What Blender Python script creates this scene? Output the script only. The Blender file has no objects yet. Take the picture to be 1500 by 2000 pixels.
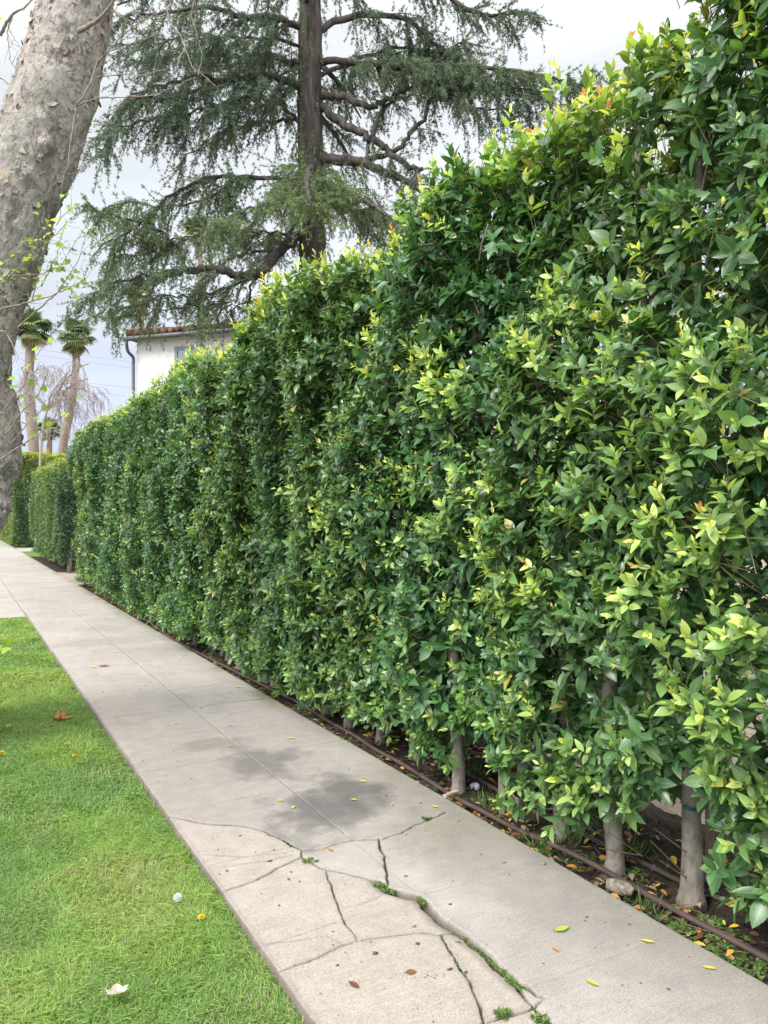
import bpy, math, random
import numpy as np
from mathutils import Vector

random.seed(7)
rng = np.random.default_rng(11)
SC = bpy.context.scene
COL = SC.collection
R = math.radians

# ------------------------------------------------------------------ camera, sky, sun, exposure
CAM_H = 1.55
FPX = 1503.0            # focal length in photo pixels (1500 x 2000)
YAW = 29.26             # degrees the camera looks to the right of the path (path runs along +Y)
cam_d = bpy.data.cameras.new("camera")
cam = bpy.data.objects.new("camera", cam_d)
COL.objects.link(cam)
cam.location = (0, 0, CAM_H)
cam.rotation_euler = (R(90), 0, R(-YAW))
cam_d.sensor_fit = 'VERTICAL'
cam_d.sensor_height = 36
cam_d.lens = 36 * FPX / 2000
cam_d.clip_start = 0.05
cam_d.clip_end = 3000
SC.camera = cam

SUN_EL, SUN_AZ = 44.0, -98.0     # azimuth measured from +Y towards +X
SC.view_settings.view_transform = 'Standard'
SC.view_settings.look = 'None'
SC.view_settings.gamma = 1
SC.view_settings.exposure = 0.62

world = bpy.data.worlds.new("World")
SC.world = world
world.use_nodes = True
wt = world.node_tree
wt.nodes.clear()


def wn(t, **k):
    n = wt.nodes.new(t)
    for a, b in k.items():
        setattr(n, a, b)
    return n


w_out = wn('ShaderNodeOutputWorld')
w_mix = wn('ShaderNodeMixShader')
w_sky = wn('ShaderNodeTexSky', sky_type='NISHITA', sun_disc=False)
w_sky.sun_elevation = R(SUN_EL)
w_sky.sun_rotation = R(SUN_AZ)
w_b1 = wn('ShaderNodeBackground')
w_b1.inputs['Strength'].default_value = 0.10
w_b2 = wn('ShaderNodeBackground')
w_b2.inputs['Strength'].default_value = 1.0
wt.links.new(w_sky.outputs[0], w_b1.inputs['Color'])
w_tc = wn('ShaderNodeTexCoord')
w_sep = wn('ShaderNodeSeparateXYZ')
wt.links.new(w_tc.outputs['Generated'], w_sep.inputs[0])
# cloud deck: brighter overhead (as overcast skies are), blue-grey low down
w_ramp = wn('ShaderNodeValToRGB')
wt.links.new(w_sep.outputs['Z'], w_ramp.inputs['Fac'])
cr = w_ramp.color_ramp
cr.elements[0].position = 0.0
cr.elements[0].color = (0.70, 0.74, 0.80, 1)
cr.elements[1].position = 1.0
cr.elements[1].color = (1.7, 1.7, 1.7, 1)
for p, c in ((0.07, (0.46, 0.51, 0.66)), (0.16, (0.50, 0.545, 0.665)), (0.26, (0.57, 0.605, 0.66)), (0.42, (0.595, 0.62, 0.65)),
             (0.56, (0.64, 0.655, 0.675)), (0.72, (1.30, 1.30, 1.31))):
    e = cr.elements.new(p)
    e.color = (*c, 1)
w_map = wn('ShaderNodeMapping')
w_map.inputs['Scale'].default_value = (1.6, 1.6, 6.5)
wt.links.new(w_tc.outputs['Generated'], w_map.inputs['Vector'])
w_noi = wn('ShaderNodeTexNoise')
w_noi.inputs['Scale'].default_value = 1.7
w_noi.inputs['Detail'].default_value = 6
w_noi.inputs['Roughness'].default_value = 0.5
wt.links.new(w_map.outputs[0], w_noi.inputs['Vector'])
w_mr = wn('ShaderNodeMapRange')
w_mr.inputs['From Min'].default_value = 0.3
w_mr.inputs['From Max'].default_value = 0.7
w_mr.inputs['To Min'].default_value = 0.90
w_mr.inputs['To Max'].default_value = 1.22
wt.links.new(w_noi.outputs['Fac'], w_mr.inputs['Value'])
w_mul = wn('ShaderNodeVectorMath', operation='SCALE')
# the cloud deck glows on the side where the veiled sun stands
w_dot = wn('ShaderNodeVectorMath', operation='DOT_PRODUCT')
wt.links.new(w_tc.outputs['Generated'], w_dot.inputs[0])
w_dot.inputs[1].default_value = (math.sin(R(SUN_AZ)) * 0.8, math.cos(R(SUN_AZ)) * 0.8 - 0.45, 0.35)
w_glow = wn('ShaderNodeMapRange', interpolation_type='SMOOTHSTEP')
w_glow.inputs['From Min'].default_value = -0.15
w_glow.inputs['From Max'].default_value = 0.95
w_glow.inputs['To Min'].default_value = 1.0
w_glow.inputs['To Max'].default_value = 2.7
wt.links.new(w_dot.outputs['Value'], w_glow.inputs['Value'])
w_g2 = wn('ShaderNodeVectorMath', operation='SCALE')
wt.links.new(w_ramp.outputs['Color'], w_g2.inputs[0])
wt.links.new(w_glow.outputs[0], w_g2.inputs['Scale'])
wt.links.new(w_g2.outputs[0], w_mul.inputs[0])
wt.links.new(w_mr.outputs[0], w_mul.inputs['Scale'])
wt.links.new(w_mul.outputs[0], w_b2.inputs['Color'])
w_mix.inputs['Fac'].default_value = 0.93
wt.links.new(w_b1.outputs[0], w_mix.inputs[1])
wt.links.new(w_b2.outputs[0], w_mix.inputs[2])
wt.links.new(w_mix.outputs[0], w_out.inputs['Surface'])

sun_d = bpy.data.lights.new("sun", 'SUN')
sun_d.energy = 2.3
sun_d.angle = R(18)
sun_d.color = (1.0, 0.955, 0.89)
sun = bpy.data.objects.new("sun", sun_d)
COL.objects.link(sun)
sdir = Vector((math.sin(R(SUN_AZ)) * math.cos(R(SUN_EL)), math.cos(R(SUN_AZ)) * math.cos(R(SUN_EL)), math.sin(R(SUN_EL))))
sun.rotation_euler = sdir.to_track_quat('Z', 'Y').to_euler()
sun.location = (-6, -4, 15)

# ------------------------------------------------------------------ geometry of the view, used only to place things on the ground
_s, _c = math.sin(R(YAW)), math.cos(R(YAW))
FWD = np.array([_s, _c, 0.0])
RGT = np.array([_c, -_s, 0.0])


def at(px, py, d):
    """point seen at photo pixel (px, py) at forward distance d"""
    return FWD * d + RGT * ((px - 750) / FPX * d) + np.array([0, 0, CAM_H + (1000 - py) / FPX * d])


def gnd(px, py, z=0.0):
    d = (CAM_H - z) * FPX / (py - 1000)
    p = at(px, py, d)
    return p


# ------------------------------------------------------------------ noise
def _hash(ix, iy, iz):
    h = (ix * 374761393 + iy * 668265263 + iz * 2147483647 * 3 + 1013904223) & 0xFFFFFFFF
    h = ((h ^ (h >> 13)) * 1274126177) & 0xFFFFFFFF
    h = ((h ^ (h >> 16)) * 2246822519) & 0xFFFFFFFF
    return ((h ^ (h >> 15)) & 0xFFFFFF) / float(0xFFFFFF)


def vnoise(x, y, z=0.0, seed=0):
    x, y, z = np.broadcast_arrays(np.asarray(x, float), np.asarray(y, float), np.asarray(z, float))
    xi, yi, zi = np.floor(x).astype(np.int64), np.floor(y).astype(np.int64), np.floor(z).astype(np.int64)
    fx, fy, fz = x - xi, y - yi, z - zi
    fx, fy, fz = fx * fx * (3 - 2 * fx), fy * fy * (3 - 2 * fy), fz * fz * (3 - 2 * fz)
    zi = zi + seed * 57
    r = 0
    for a in (0, 1):
        for b in (0, 1):
            for c in (0, 1):
                w = (fx if a else 1 - fx) * (fy if b else 1 - fy) * (fz if c else 1 - fz)
                r = r + w * _hash(xi + a, yi + b, zi + c)
    return r


def fbm(x, y, z=0.0, oct=4, seed=0):
    r, a, t, f = 0, 0.5, 0, 1.0
    for o in range(oct):
        r = r + a * vnoise(np.asarray(x) * f, np.asarray(y) * f, np.asarray(z) * f, seed + o)
        t += a
        a *= 0.5
        f *= 2.03
    return r / t


def sstep(a, b, x):
    t = np.clip((x - a) / (b - a), 0, 1)
    return t * t * (3 - 2 * t)


def unit(v):
    return v / np.maximum(np.linalg.norm(v, axis=-1, keepdims=True), 1e-9)


# ------------------------------------------------------------------ mesh building
class MB:
    """collects vertices / faces (+ one optional 4-float attribute) and links them as ONE mesh object"""

    def __init__(self):
        self.v, self.f, self.a, self.n = [], [], [], 0

    def add(self, verts, faces, attr=None):
        verts = np.asarray(verts, float).reshape(-1, 3)
        faces = np.asarray(faces, np.int64)
        self.v.append(verts)
        self.f.append(faces + self.n)
        if attr is not None:
            attr = np.asarray(attr, float)
            if attr.ndim == 1:
                attr = np.tile(attr, (len(verts), 1))
            self.a.append(attr)
        else:
            self.a.append(np.zeros((len(verts), 4)))
        self.n += len(verts)
        return self

    def box(self, c, s, rz=0.0, attr=None):
        c = np.asarray(c, float)
        h = np.asarray(s, float) / 2
        p = np.array([[x, y, z] for z in (-1, 1) for y in (-1, 1) for x in (-1, 1)], float) * h
        ca, sa = math.cos(rz), math.sin(rz)
        p = np.stack([p[:, 0] * ca - p[:, 1] * sa, p[:, 0] * sa + p[:, 1] * ca, p[:, 2]], 1) + c
        return self.add(p, [[0, 2, 3, 1], [4, 5, 7, 6], [0, 1, 5, 4], [2, 6, 7, 3], [0, 4, 6, 2], [1, 3, 7, 5]], attr)

    def tube(self, pts, rad, seg=8, cap=True, attr=None, wob=0.0):
        pts = np.asarray(pts, float)
        rad = np.broadcast_to(np.asarray(rad, float), (len(pts),))
        t = unit(np.gradient(pts, axis=0))
        ref = np.array([0, 0, 1.0]) if abs(t[0][2]) < 0.9 else np.array([1.0, 0, 0])
        u = np.cross(t[0], ref)
        u /= np.linalg.norm(u)
        rings = []
        an = np.linspace(0, 2 * math.pi, seg, endpoint=False)
        for i in range(len(pts)):
            u = u - t[i] * np.dot(u, t[i])
            u /= np.linalg.norm(u)
            w = np.cross(t[i], u)
            rr = rad[i] * (1 + wob * (rng.random(seg) - 0.5))
            rings.append(pts[i] + rr[:, None] * (np.cos(an)[:, None] * u + np.sin(an)[:, None] * w))
        v = np.concatenate(rings)
        i = np.arange(len(pts) - 1)[:, None] * seg
        j = np.arange(seg)[None, :]
        j2 = (j + 1) % seg
        f = np.stack([i + j, i + j2, i + seg + j2, i + seg + j], -1).reshape(-1, 4)
        base = self.n
        self.add(v, f, attr)
        if cap:
            k = len(pts) - 1
            for ring, flip in ((0, True), (k, False)):
                idx = np.arange(seg) + ring * seg + base
                c = v[ring * seg:(ring + 1) * seg].mean(0)
                self.v.append(c[None])
                self.a.append(np.zeros((1, 4)) if attr is None else np.asarray(attr, float).reshape(1, -1)[:, :4])
                ci = self.n
                self.n += 1
                nx = np.roll(idx, -1)
                tri = np.stack([nx, idx, np.full(seg, ci)], 1) if flip else np.stack([idx, nx, np.full(seg, ci)], 1)
                self.f.append(tri)
        return self

    def segs(self, p0, p1, r0, r1, attr=None):
        """many straight thin 3-sided sticks at once"""
        p0, p1 = np.asarray(p0, float), np.asarray(p1, float)
        n = len(p0)
        r0 = np.broadcast_to(r0, (n,))
        r1 = np.broadcast_to(r1, (n,))
        d = unit(p1 - p0)
        ref = np.where(np.abs(d[:, 2:3]) < 0.9, np.array([[0, 0, 1.0]]), np.array([[1.0, 0, 0]]))
        u = unit(np.cross(d, ref))
        w = np.cross(d, u)
        vs = []
        for p, r in ((p0, r0), (p1, r1)):
            for k in range(3):
                a = 2 * math.pi * k / 3
                vs.append(p + r[:, None] * (math.cos(a) * u + math.sin(a) * w))
        v = np.stack(vs, 1).reshape(-1, 3)
        b = (np.arange(n) * 6)[:, None, None]
        q = np.array([[0, 1, 4, 3], [1, 2, 5, 4], [2, 0, 3, 5]])[None]
        if attr is not None:
            attr = np.repeat(np.broadcast_to(attr, (n, 4)), 6, axis=0)
        return self.add(v, (b + q).reshape(-1, 4), attr)

    def build(self, name, mat, parent=None, smooth=True, attr_name=None):
        me = bpy.data.meshes.new(name)
        v = np.concatenate(self.v)
        groups = [g for g in self.f if len(g)]
        loops = np.concatenate([g.reshape(-1) for g in groups])
        tot = np.concatenate([np.full(len(g), g.shape[1]) for g in groups])
        start = np.concatenate([[0], np.cumsum(tot)[:-1]])
        me.vertices.add(len(v))
        me.vertices.foreach_set('co', v.astype(np.float32).reshape(-1))
        me.loops.add(len(loops))
        me.loops.foreach_set('vertex_index', loops.astype(np.int32))
        me.polygons.add(len(tot))
        me.polygons.foreach_set('loop_start', start.astype(np.int32))
        me.polygons.foreach_set('loop_total', tot.astype(np.int32))
        me.polygons.foreach_set('use_smooth', np.full(len(tot), smooth, dtype=bool))
        me.update(calc_edges=True)
        if attr_name:
            at_ = me.attributes.new(attr_name, 'FLOAT_COLOR', 'POINT')
            at_.data.foreach_set('color', np.concatenate(self.a).astype(np.float32).reshape(-1))
        me.materials.append(mat)
        o = bpy.data.objects.new(name, me)
        COL.objects.link(o)
        if parent is not None:
            o.parent = parent
            o.matrix_parent_inverse.identity()
            # meshes are written in world coordinates: shift them into the parent's space
            co = v - world_loc(parent)
            me.vertices.foreach_set('co', co.astype(np.float32).reshape(-1))
            me.update()
        return o


def world_loc(o):
    p = np.zeros(3)
    while o is not None:
        p = p + np.array(o.location)
        o = o.parent
    return p


def tag(o, label=None, cat=None, group=None, kind=None):
    if label:
        o['label'] = label
    if cat:
        o['category'] = cat
    if group:
        o['group'] = group
    if kind:
        o['kind'] = kind
    return o


def empty(name, loc, label, cat, group=None):
    o = bpy.data.objects.new(name, None)
    o.empty_display_size = 0.1
    COL.objects.link(o)
    o.location = tuple(float(q) for q in loc)
    return tag(o, label, cat, group)


def shape(mb, name, mat, origin, label, cat, group=None, smooth=True, attr_name=None):
    """a thing that is one mesh, with its origin where it stands"""
    o = mb.build(name, mat, None, smooth, attr_name)
    n = len(o.data.vertices)
    co = np.empty(n * 3, np.float32)
    o.data.vertices.foreach_get('co', co)
    co = co.reshape(-1, 3) - np.asarray(origin, np.float32)
    o.data.vertices.foreach_set('co', co.reshape(-1))
    o.data.update()
    o.location = tuple(float(q) for q in origin)
    return tag(o, label, cat, group)


# ------------------------------------------------------------------ materials
class NT:
    def __init__(self, name):
        self.m = bpy.data.materials.new(name)
        self.m.use_nodes = True
        self.t = self.m.node_tree
        self.t.nodes.clear()
        self.out = self.n('ShaderNodeOutputMaterial')

    def n(self, t, **k):
        n = self.t.nodes.new(t)
        for a, b in k.items():
            setattr(n, a, b)
        return n

    def l(self, a, b):
        self.t.links.new(a, b)

    def tc(self, scale=(1, 1, 1), which='Object'):
        t = self.n('ShaderNodeTexCoord')
        m = self.n('ShaderNodeMapping')
        m.inputs['Scale'].default_value = scale
        self.l(t.outputs[which], m.inputs['Vector'])
        return m.outputs[0]

    def noise(self, scale, detail=4, rough=0.55, vec=None, dist=0.0):
        n = self.n('ShaderNodeTexNoise')
        n.inputs['Scale'].default_value = scale
        n.inputs['Detail'].default_value = detail
        n.inputs['Roughness'].default_value = rough
        n.inputs['Distortion'].default_value = dist
        if vec is not None:
            self.l(vec, n.inputs['Vector'])
        return n.outputs['Fac']

    def ramp(self, fac, stops, interp='LINEAR'):
        r = self.n('ShaderNodeValToRGB')
        r.color_ramp.interpolation = interp
        el = r.color_ramp.elements
        el[0].position, el[0].color = stops[0][0], (*stops[0][1], 1)
        el[1].position, el[1].color = stops[-1][0], (*stops[-1][1], 1)
        for p, c in stops[1:-1]:
            e = el.new(p)
            e.color = (*c, 1)
        self.l(fac, r.inputs['Fac'])
        return r.outputs['Color']

    def mixc(self, fac, a, b, mode='MIX'):
        m = self.n('ShaderNodeMix', data_type='RGBA', blend_type=mode)
        for sock, val in ((m.inputs[0], fac), (m.inputs[6], a), (m.inputs[7], b)):
            if isinstance(val, (int, float)):
                sock.default_value = val
            elif isinstance(val, tuple):
                sock.default_value = (*val, 1)
            else:
                self.l(val, sock)
        return m.outputs[2]

    def math(self, op, a, b=0.0, c=0.0, clamp=False):
        m = self.n('ShaderNodeMath', operation=op, use_clamp=clamp)
        for i, val in enumerate((a, b, c)):
            if isinstance(val, (int, float)):
                m.inputs[i].default_value = val
            else:
                self.l(val, m.inputs[i])
        return m.outputs[0]

    def bump(self, h, strength=0.3, dist=0.01, normal=None):
        b = self.n('ShaderNodeBump')
        b.inputs['Strength'].default_value = strength
        b.inputs['Distance'].default_value = dist
        self.l(h, b.inputs['Height'])
        if normal is not None:
            self.l(normal, b.inputs['Normal'])
        return b.outputs[0]

    def bsdf(self, col, rough=0.8, spec=0.3, normal=None, metallic=0.0):
        p = self.n('ShaderNodeBsdfPrincipled')
        if isinstance(col, tuple):
            p.inputs['Base Color'].default_value = (*col, 1)
        else:
            self.l(col, p.inputs['Base Color'])
        if isinstance(rough, (int, float)):
            p.inputs['Roughness'].default_value = rough
        else:
            self.l(rough, p.inputs['Roughness'])
        p.inputs['Specular IOR Level'].default_value = spec
        p.inputs['Metallic'].default_value = metallic
        if normal is not None:
            self.l(normal, p.inputs['Normal'])
        return p.outputs[0]

    def done(self, shader):
        self.l(shader, self.out.inputs['Surface'])
        return self.m


def leaf_material(name, stops, rough=0.34, spec=0.5, transl=0.28, margin=True, hue_var=0.018, val=(0.66, 1.3)):
    """attribute 'leaf': r age, g random, b across the blade, a tint of its plant"""
    t = NT(name)
    a = t.n('ShaderNodeAttribute', attribute_name='leaf')
    sep = t.n('ShaderNodeSeparateColor')
    t.l(a.outputs['Color'], sep.inputs[0])
    age, rnd, acr = sep.outputs[0], sep.outputs[1], sep.outputs[2]
    col = t.ramp(age, stops)
    hsv = t.n('ShaderNodeHueSaturation')
    t.l(col, hsv.inputs['Color'])
    mr = t.n('ShaderNodeMapRange')
    mr.inputs['To Min'].default_value = val[0]
    mr.inputs['To Max'].default_value = val[1]
    t.l(rnd, mr.inputs['Value'])
    t.l(mr.outputs[0], hsv.inputs['Value'])
    mh = t.n('ShaderNodeMapRange')
    mh.inputs['To Min'].default_value = 0.5 + hue_var
    mh.inputs['To Max'].default_value = 0.5 - hue_var
    t.l(a.outputs['Alpha'], mh.inputs['Value'])
    t.l(mh.outputs[0], hsv.inputs['Hue'])
    c = hsv.outputs[0]
    if margin:
        sick = t.math('GREATER_THAN', rnd, 0.993)
        c = t.mixc(t.math('MULTIPLY', sick, 0.75), c, (0.42, 0.30, 0.06))
    if margin:
        rib = t.math('LESS_THAN', acr, 0.10)
        edge = t.math('GREATER_THAN', acr, 0.93)
        f = t.math('MULTIPLY', t.math('ADD', rib, edge), 0.30)
        c = t.mixc(f, c, (0.26, 0.34, 0.10))
    p = t.bsdf(c, rough, spec)
    tr = t.n('ShaderNodeBsdfTranslucent')
    c2 = t.mixc(1.0, c, (1.5, 1.45, 0.55), 'MULTIPLY')
    t.l(c2, tr.inputs['Color'])
    mx = t.n('ShaderNodeMixShader')
    t.l(t.math('MULTIPLY_ADD', age, 0.22, transl * 0.85, clamp=True), mx.inputs['Fac'])
    t.l(p, mx.inputs[1])
    t.l(tr.outputs[0], mx.inputs[2])
    return t.done(mx.outputs[0])


M = {}
M['ficus_leaf'] = leaf_material('glossy_ficus_leaf', [
    (0.0, (0.036, 0.100, 0.040)), (0.25, (0.076, 0.170, 0.056)), (0.5, (0.190, 0.320, 0.080)),
    (0.72, (0.50, 0.61, 0.17)), (0.88, (0.68, 0.70, 0.23)), (0.96, (0.55, 0.33, 0.08)), (1.0, (0.52, 0.20, 0.07))], rough=0.33, spec=0.5)
M['privet_leaf'] = leaf_material('small_hedge_leaf', [
    (0.0, (0.042, 0.086, 0.045)), (0.4, (0.098, 0.160, 0.068)), (0.75, (0.19, 0.255, 0.090)), (1.0, (0.36, 0.42, 0.10))],
    rough=0.5, spec=0.35, margin=False)
M['cedar_needle'] = leaf_material('blue_green_cedar_needles', [
    (0.0, (0.085, 0.128, 0.096)), (0.5, (0.132, 0.188, 0.122)), (1.0, (0.205, 0.275, 0.130))], rough=0.6, spec=0.25, transl=0.18, margin=False)  # needle tones lightened so that haze is painted into the colour
M['plane_leaf'] = leaf_material('fresh_plane_leaf', [(0.0, (0.17, 0.30, 0.05)), (1.0, (0.33, 0.47, 0.09))], rough=0.5, spec=0.3,
                                transl=0.38, margin=False)
M['palm_leaf'] = leaf_material('fan_palm_leaf', [(0.0, (0.07, 0.115, 0.050)), (0.6, (0.150, 0.205, 0.075)), (1.0, (0.33, 0.27, 0.14))],
                               rough=0.5, spec=0.4, transl=0.15, margin=False)
M['weed'] = leaf_material('small_weed_leaf', [(0.0, (0.06, 0.11, 0.03)), (1.0, (0.15, 0.23, 0.06))], rough=0.55, spec=0.3, margin=False)
M['grass'] = leaf_material('lawn_blade', [
    (0.0, (0.084, 0.160, 0.050)), (0.45, (0.155, 0.272, 0.068)), (0.75, (0.245, 0.385, 0.086)), (0.9, (0.31, 0.32, 0.17)), (1.0, (0.42, 0.38, 0.26))],
    rough=0.55, spec=0.3, transl=0.30, margin=False, hue_var=0.012)
M['fallen'] = leaf_material('fallen_leaf_skin', [
    (0.0, (0.22, 0.36, 0.06)), (0.35, (0.62, 0.50, 0.07)), (0.6, (0.50, 0.22, 0.05)), (0.8, (0.14, 0.065, 0.035)), (0.9, (0.33, 0.22, 0.13)),
    (1.0, (0.62, 0.57, 0.50))], rough=0.6, spec=0.3, transl=0.12, margin=False, hue_var=0.0)


def bark(name, c1, c2, c3, sc=(1, 1, 0.25), s=18, bump=0.6, dist=0.01):
    t = NT(name)
    v = t.tc(sc)
    n1 = t.noise(s, 6, 0.6, v)
    n2 = t.noise(s * 0.22, 3, 0.5, v)
    c = t.ramp(n1, [(0.3, c1), (0.5, c2), (0.72, c3)])
    c = t.mixc(t.math('MULTIPLY', n2, 0.5), c, c1)
    return t.done(t.bsdf(c, 0.9, 0.15, t.bump(n1, bump, dist)))


M['ficus_bark'] = bark('grey_ficus_bark', (0.12, 0.105, 0.085), (0.215, 0.19, 0.16), (0.32, 0.295, 0.26), (1, 1, 0.6), 26, 1.0, 0.010)
M['twig'] = bark('twig_bark', (0.12, 0.10, 0.06), (0.20, 0.17, 0.10), (0.27, 0.24, 0.16), (1, 1, 0.4), 40, 0.3, 0.002)
M['cedar_bark'] = bark('dark_cedar_bark', (0.026, 0.022, 0.020), (0.075, 0.064, 0.058), (0.150, 0.132, 0.122), (1, 1, 0.16), 9, 1.0, 0.05)
M['palm_bark'] = bark('palm_trunk_bark', (0.17, 0.13, 0.10), (0.28, 0.22, 0.18), (0.38, 0.31, 0.26), (1, 1, 3.0), 7, 0.8, 0.05)
M['palm_bark_red'] = bark('red_brown_palm_bark', (0.20, 0.10, 0.06), (0.33, 0.18, 0.11), (0.42, 0.26, 0.17), (1, 1, 3.0), 7, 0.8, 0.05)
M['bare_bark'] = bark('pale_bare_branch_bark', (0.22, 0.18, 0.17), (0.34, 0.29, 0.27), (0.42, 0.37, 0.35), (1, 1, 1), 4, 0.3, 0.01)
M['plane_twig'] = bark('plane_twig_bark', (0.13, 0.105, 0.085), (0.24, 0.20, 0.17), (0.36, 0.32, 0.27), (1, 1, 0.5), 25, 0.3, 0.003)
M['stake_wood'] = bark('weathered_stake_wood', (0.13, 0.10, 0.075), (0.24, 0.20, 0.155), (0.34, 0.30, 0.24), (1, 1, 0.08), 60, 0.5, 0.004)


def plain(name, c, rough=0.6, spec=0.3, var=0.25, scale=12, bump=0.2, dist=0.004, metallic=0.0):
    t = NT(name)
    n = t.noise(scale, 5, 0.6, t.tc())
    lo = tuple(q * (1 - var) for q in c)
    hi = tuple(min(1, q * (1 + var)) for q in c)
    return t.done(t.bsdf(t.ramp(n, [(0.3, lo), (0.7, hi)]), rough, spec, t.bump(n, bump, dist), metallic))


M['stucco'] = plain('white_stucco', (0.57, 0.565, 0.55), 0.9, 0.2, 0.08, 5, 0.8, 0.02)
M['clay'] = plain('terracotta_clay', (0.135, 0.070, 0.050), 0.85, 0.2, 0.6, 3.5, 0.3, 0.01)
M['gutter'] = plain('dark_painted_metal', (0.075, 0.078, 0.085), 0.5, 0.4, 0.15)
M['window_paint'] = plain('grey_green_window_paint', (0.15, 0.22, 0.22), 0.5, 0.4, 0.1)
M['hose'] = plain('brown_irrigation_plastic', (0.068, 0.044, 0.039), 0.55, 0.35, 0.35, 9, 0.15, 0.002)
M['hose_dark'] = plain('dark_irrigation_plastic', (0.07, 0.055, 0.048), 0.6, 0.3, 0.35, 9, 0.15, 0.002)
M['tie'] = plain('green_tie_tape', (0.01, 0.11, 0.085), 0.45, 0.4, 0.2)
M['rock'] = plain('rough_concrete_rubble', (0.20, 0.17, 0.135), 0.95, 0.15, 0.5, 45, 1.0, 0.01)
M['stick'] = plain('peeled_stick_wood', (0.40, 0.30, 0.22), 0.85, 0.2, 0.3, 40, 0.4, 0.003)
M['rubber'] = plain('black_rubber', (0.018, 0.018, 0.02), 0.6, 0.35, 0.2)
M['binplastic'] = plain('black_bin_plastic', (0.022, 0.024, 0.026), 0.45, 0.4, 0.15)
M['rim'] = plain('grey_wheel_rim', (0.10, 0.10, 0.105), 0.45, 0.5, 0.1)
M['petal'] = plain('yellow_petals', (0.62, 0.41, 0.010), 0.6, 0.2, 0.12, 60)
M['fluff'] = plain('dandelion_fluff', (0.72, 0.74, 0.70), 0.9, 0.1, 0.1)
M['stem'] = plain('green_stem', (0.12, 0.22, 0.06), 0.6, 0.3, 0.15)
M['cable'] = plain('dark_cable', (0.16, 0.16, 0.18), 0.6, 0.2, 0.1)
tg = NT('window_glass')
tgb = tg.n('ShaderNodeBsdfPrincipled')
tgb.inputs['Base Color'].default_value = (0.16, 0.19, 0.22, 1)
tgb.inputs['Roughness'].default_value = 0.06
tgb.inputs['Specular IOR Level'].default_value = 0.9
M['glass'] = tg.done(tgb.outputs[0])


def concrete():
    """attribute 'wear': r dark grime, g warm tan, b crack dirt, a green algae"""
    t = NT('broom_finished_concrete')
    a = t.n('ShaderNodeAttribute', attribute_name='wear')
    sep = t.n('ShaderNodeSeparateColor')
    t.l(a.outputs['Color'], sep.inputs[0])
    v = t.tc()
    big = t.noise(1.1, 6, 0.6, v)
    mid = t.noise(9, 6, 0.65, v)
    fine = t.noise(190, 3, 0.7, v)
    grain = t.noise(420, 2, 0.7, v)
    vs = t.tc((3.0, 30.0, 1))
    streak = t.noise(2.2, 5, 0.7, vs)
    base = t.ramp(big, [(0.30, (0.262, 0.243, 0.221)), (0.55, (0.315, 0.292, 0.267)), (0.75, (0.345, 0.321, 0.295))])
    warm = t.mixc(sep.outputs[1], base, (0.300, 0.262, 0.226))
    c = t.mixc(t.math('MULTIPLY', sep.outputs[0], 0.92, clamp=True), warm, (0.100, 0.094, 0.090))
    c = t.mixc(t.math('MULTIPLY', a.outputs['Alpha'], 0.7, clamp=True), c, (0.165, 0.165, 0.075))
    c = t.mixc(0.8, c, t.ramp(mid, [(0.25, (0.80, 0.80, 0.80)), (0.7, (1.10, 1.10, 1.09))]), 'MULTIPLY')
    c = t.mixc(0.5, c, t.ramp(streak, [(0.3, (0.80, 0.80, 0.80)), (0.65, (1.06, 1.06, 1.06))]), 'MULTIPLY')
    c = t.mixc(0.75, c, t.ramp(fine, [(0.33, (0.55, 0.54, 0.53)), (0.5, (1.0, 1.0, 1.0)), (0.7, (1.25, 1.25, 1.24))]), 'MULTIPLY')
    c = t.mixc(0.5, c, t.ramp(grain, [(0.3, (0.62, 0.61, 0.6)), (0.7, (1.3, 1.3, 1.3))]), 'MULTIPLY')
    # dark grit specks
    vo = t.n('ShaderNodeTexVoronoi')
    vo.inputs['Scale'].default_value = 55
    t.l(v, vo.inputs['Vector'])
    spk = t.math('LESS_THAN', vo.outputs['Distance'], 0.10)
    hs = t.n('ShaderNodeSeparateColor')
    t.l(vo.outputs['Color'], hs.inputs[0])
    spk = t.math('MULTIPLY', spk, t.math('GREATER_THAN', hs.outputs[0], 0.72))
    c = t.mixc(t.math('MULTIPLY', spk, 0.65), c, (0.09, 0.075, 0.06))
    c = t.mixc(sep.outputs[2], c, (0.075, 0.058, 0.042))
    h = t.math('ADD', t.math('MULTIPLY', fine, 0.6), t.math('MULTIPLY', mid, 0.6))
    return t.done(t.bsdf(c, 0.92, 0.2, t.bump(h, 0.45, 0.004)))


M['concrete'] = concrete()


def soil(name, c1, c2, c3, s=22, b=0.9):
    t = NT(name)
    v = t.tc()
    n = t.noise(s, 7, 0.7, v)
    n2 = t.noise(2.0, 3, 0.5, v)
    c = t.ramp(n, [(0.3, c1), (0.52, c2), (0.75, c3)])
    c = t.mixc(t.math('MULTIPLY', n2, 0.5), c, c2)
    return t.done(t.bsdf(c, 0.95, 0.12, t.bump(n, b, 0.02)))


M['soil'] = soil('dark_garden_soil', (0.020, 0.016, 0.013), (0.042, 0.033, 0.026), (0.085, 0.068, 0.054))
M['dirt'] = soil('pale_driveway_dirt', (0.17, 0.135, 0.105), (0.28, 0.235, 0.19), (0.38, 0.33, 0.28))
M['ground'] = soil('dry_garden_ground', (0.13, 0.11, 0.075), (0.22, 0.19, 0.14), (0.34, 0.30, 0.24), 9)
M['lawn'] = soil('turf_thatch', (0.050, 0.085, 0.022), (0.085, 0.150, 0.032), (0.17, 0.20, 0.07), 30)

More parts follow.
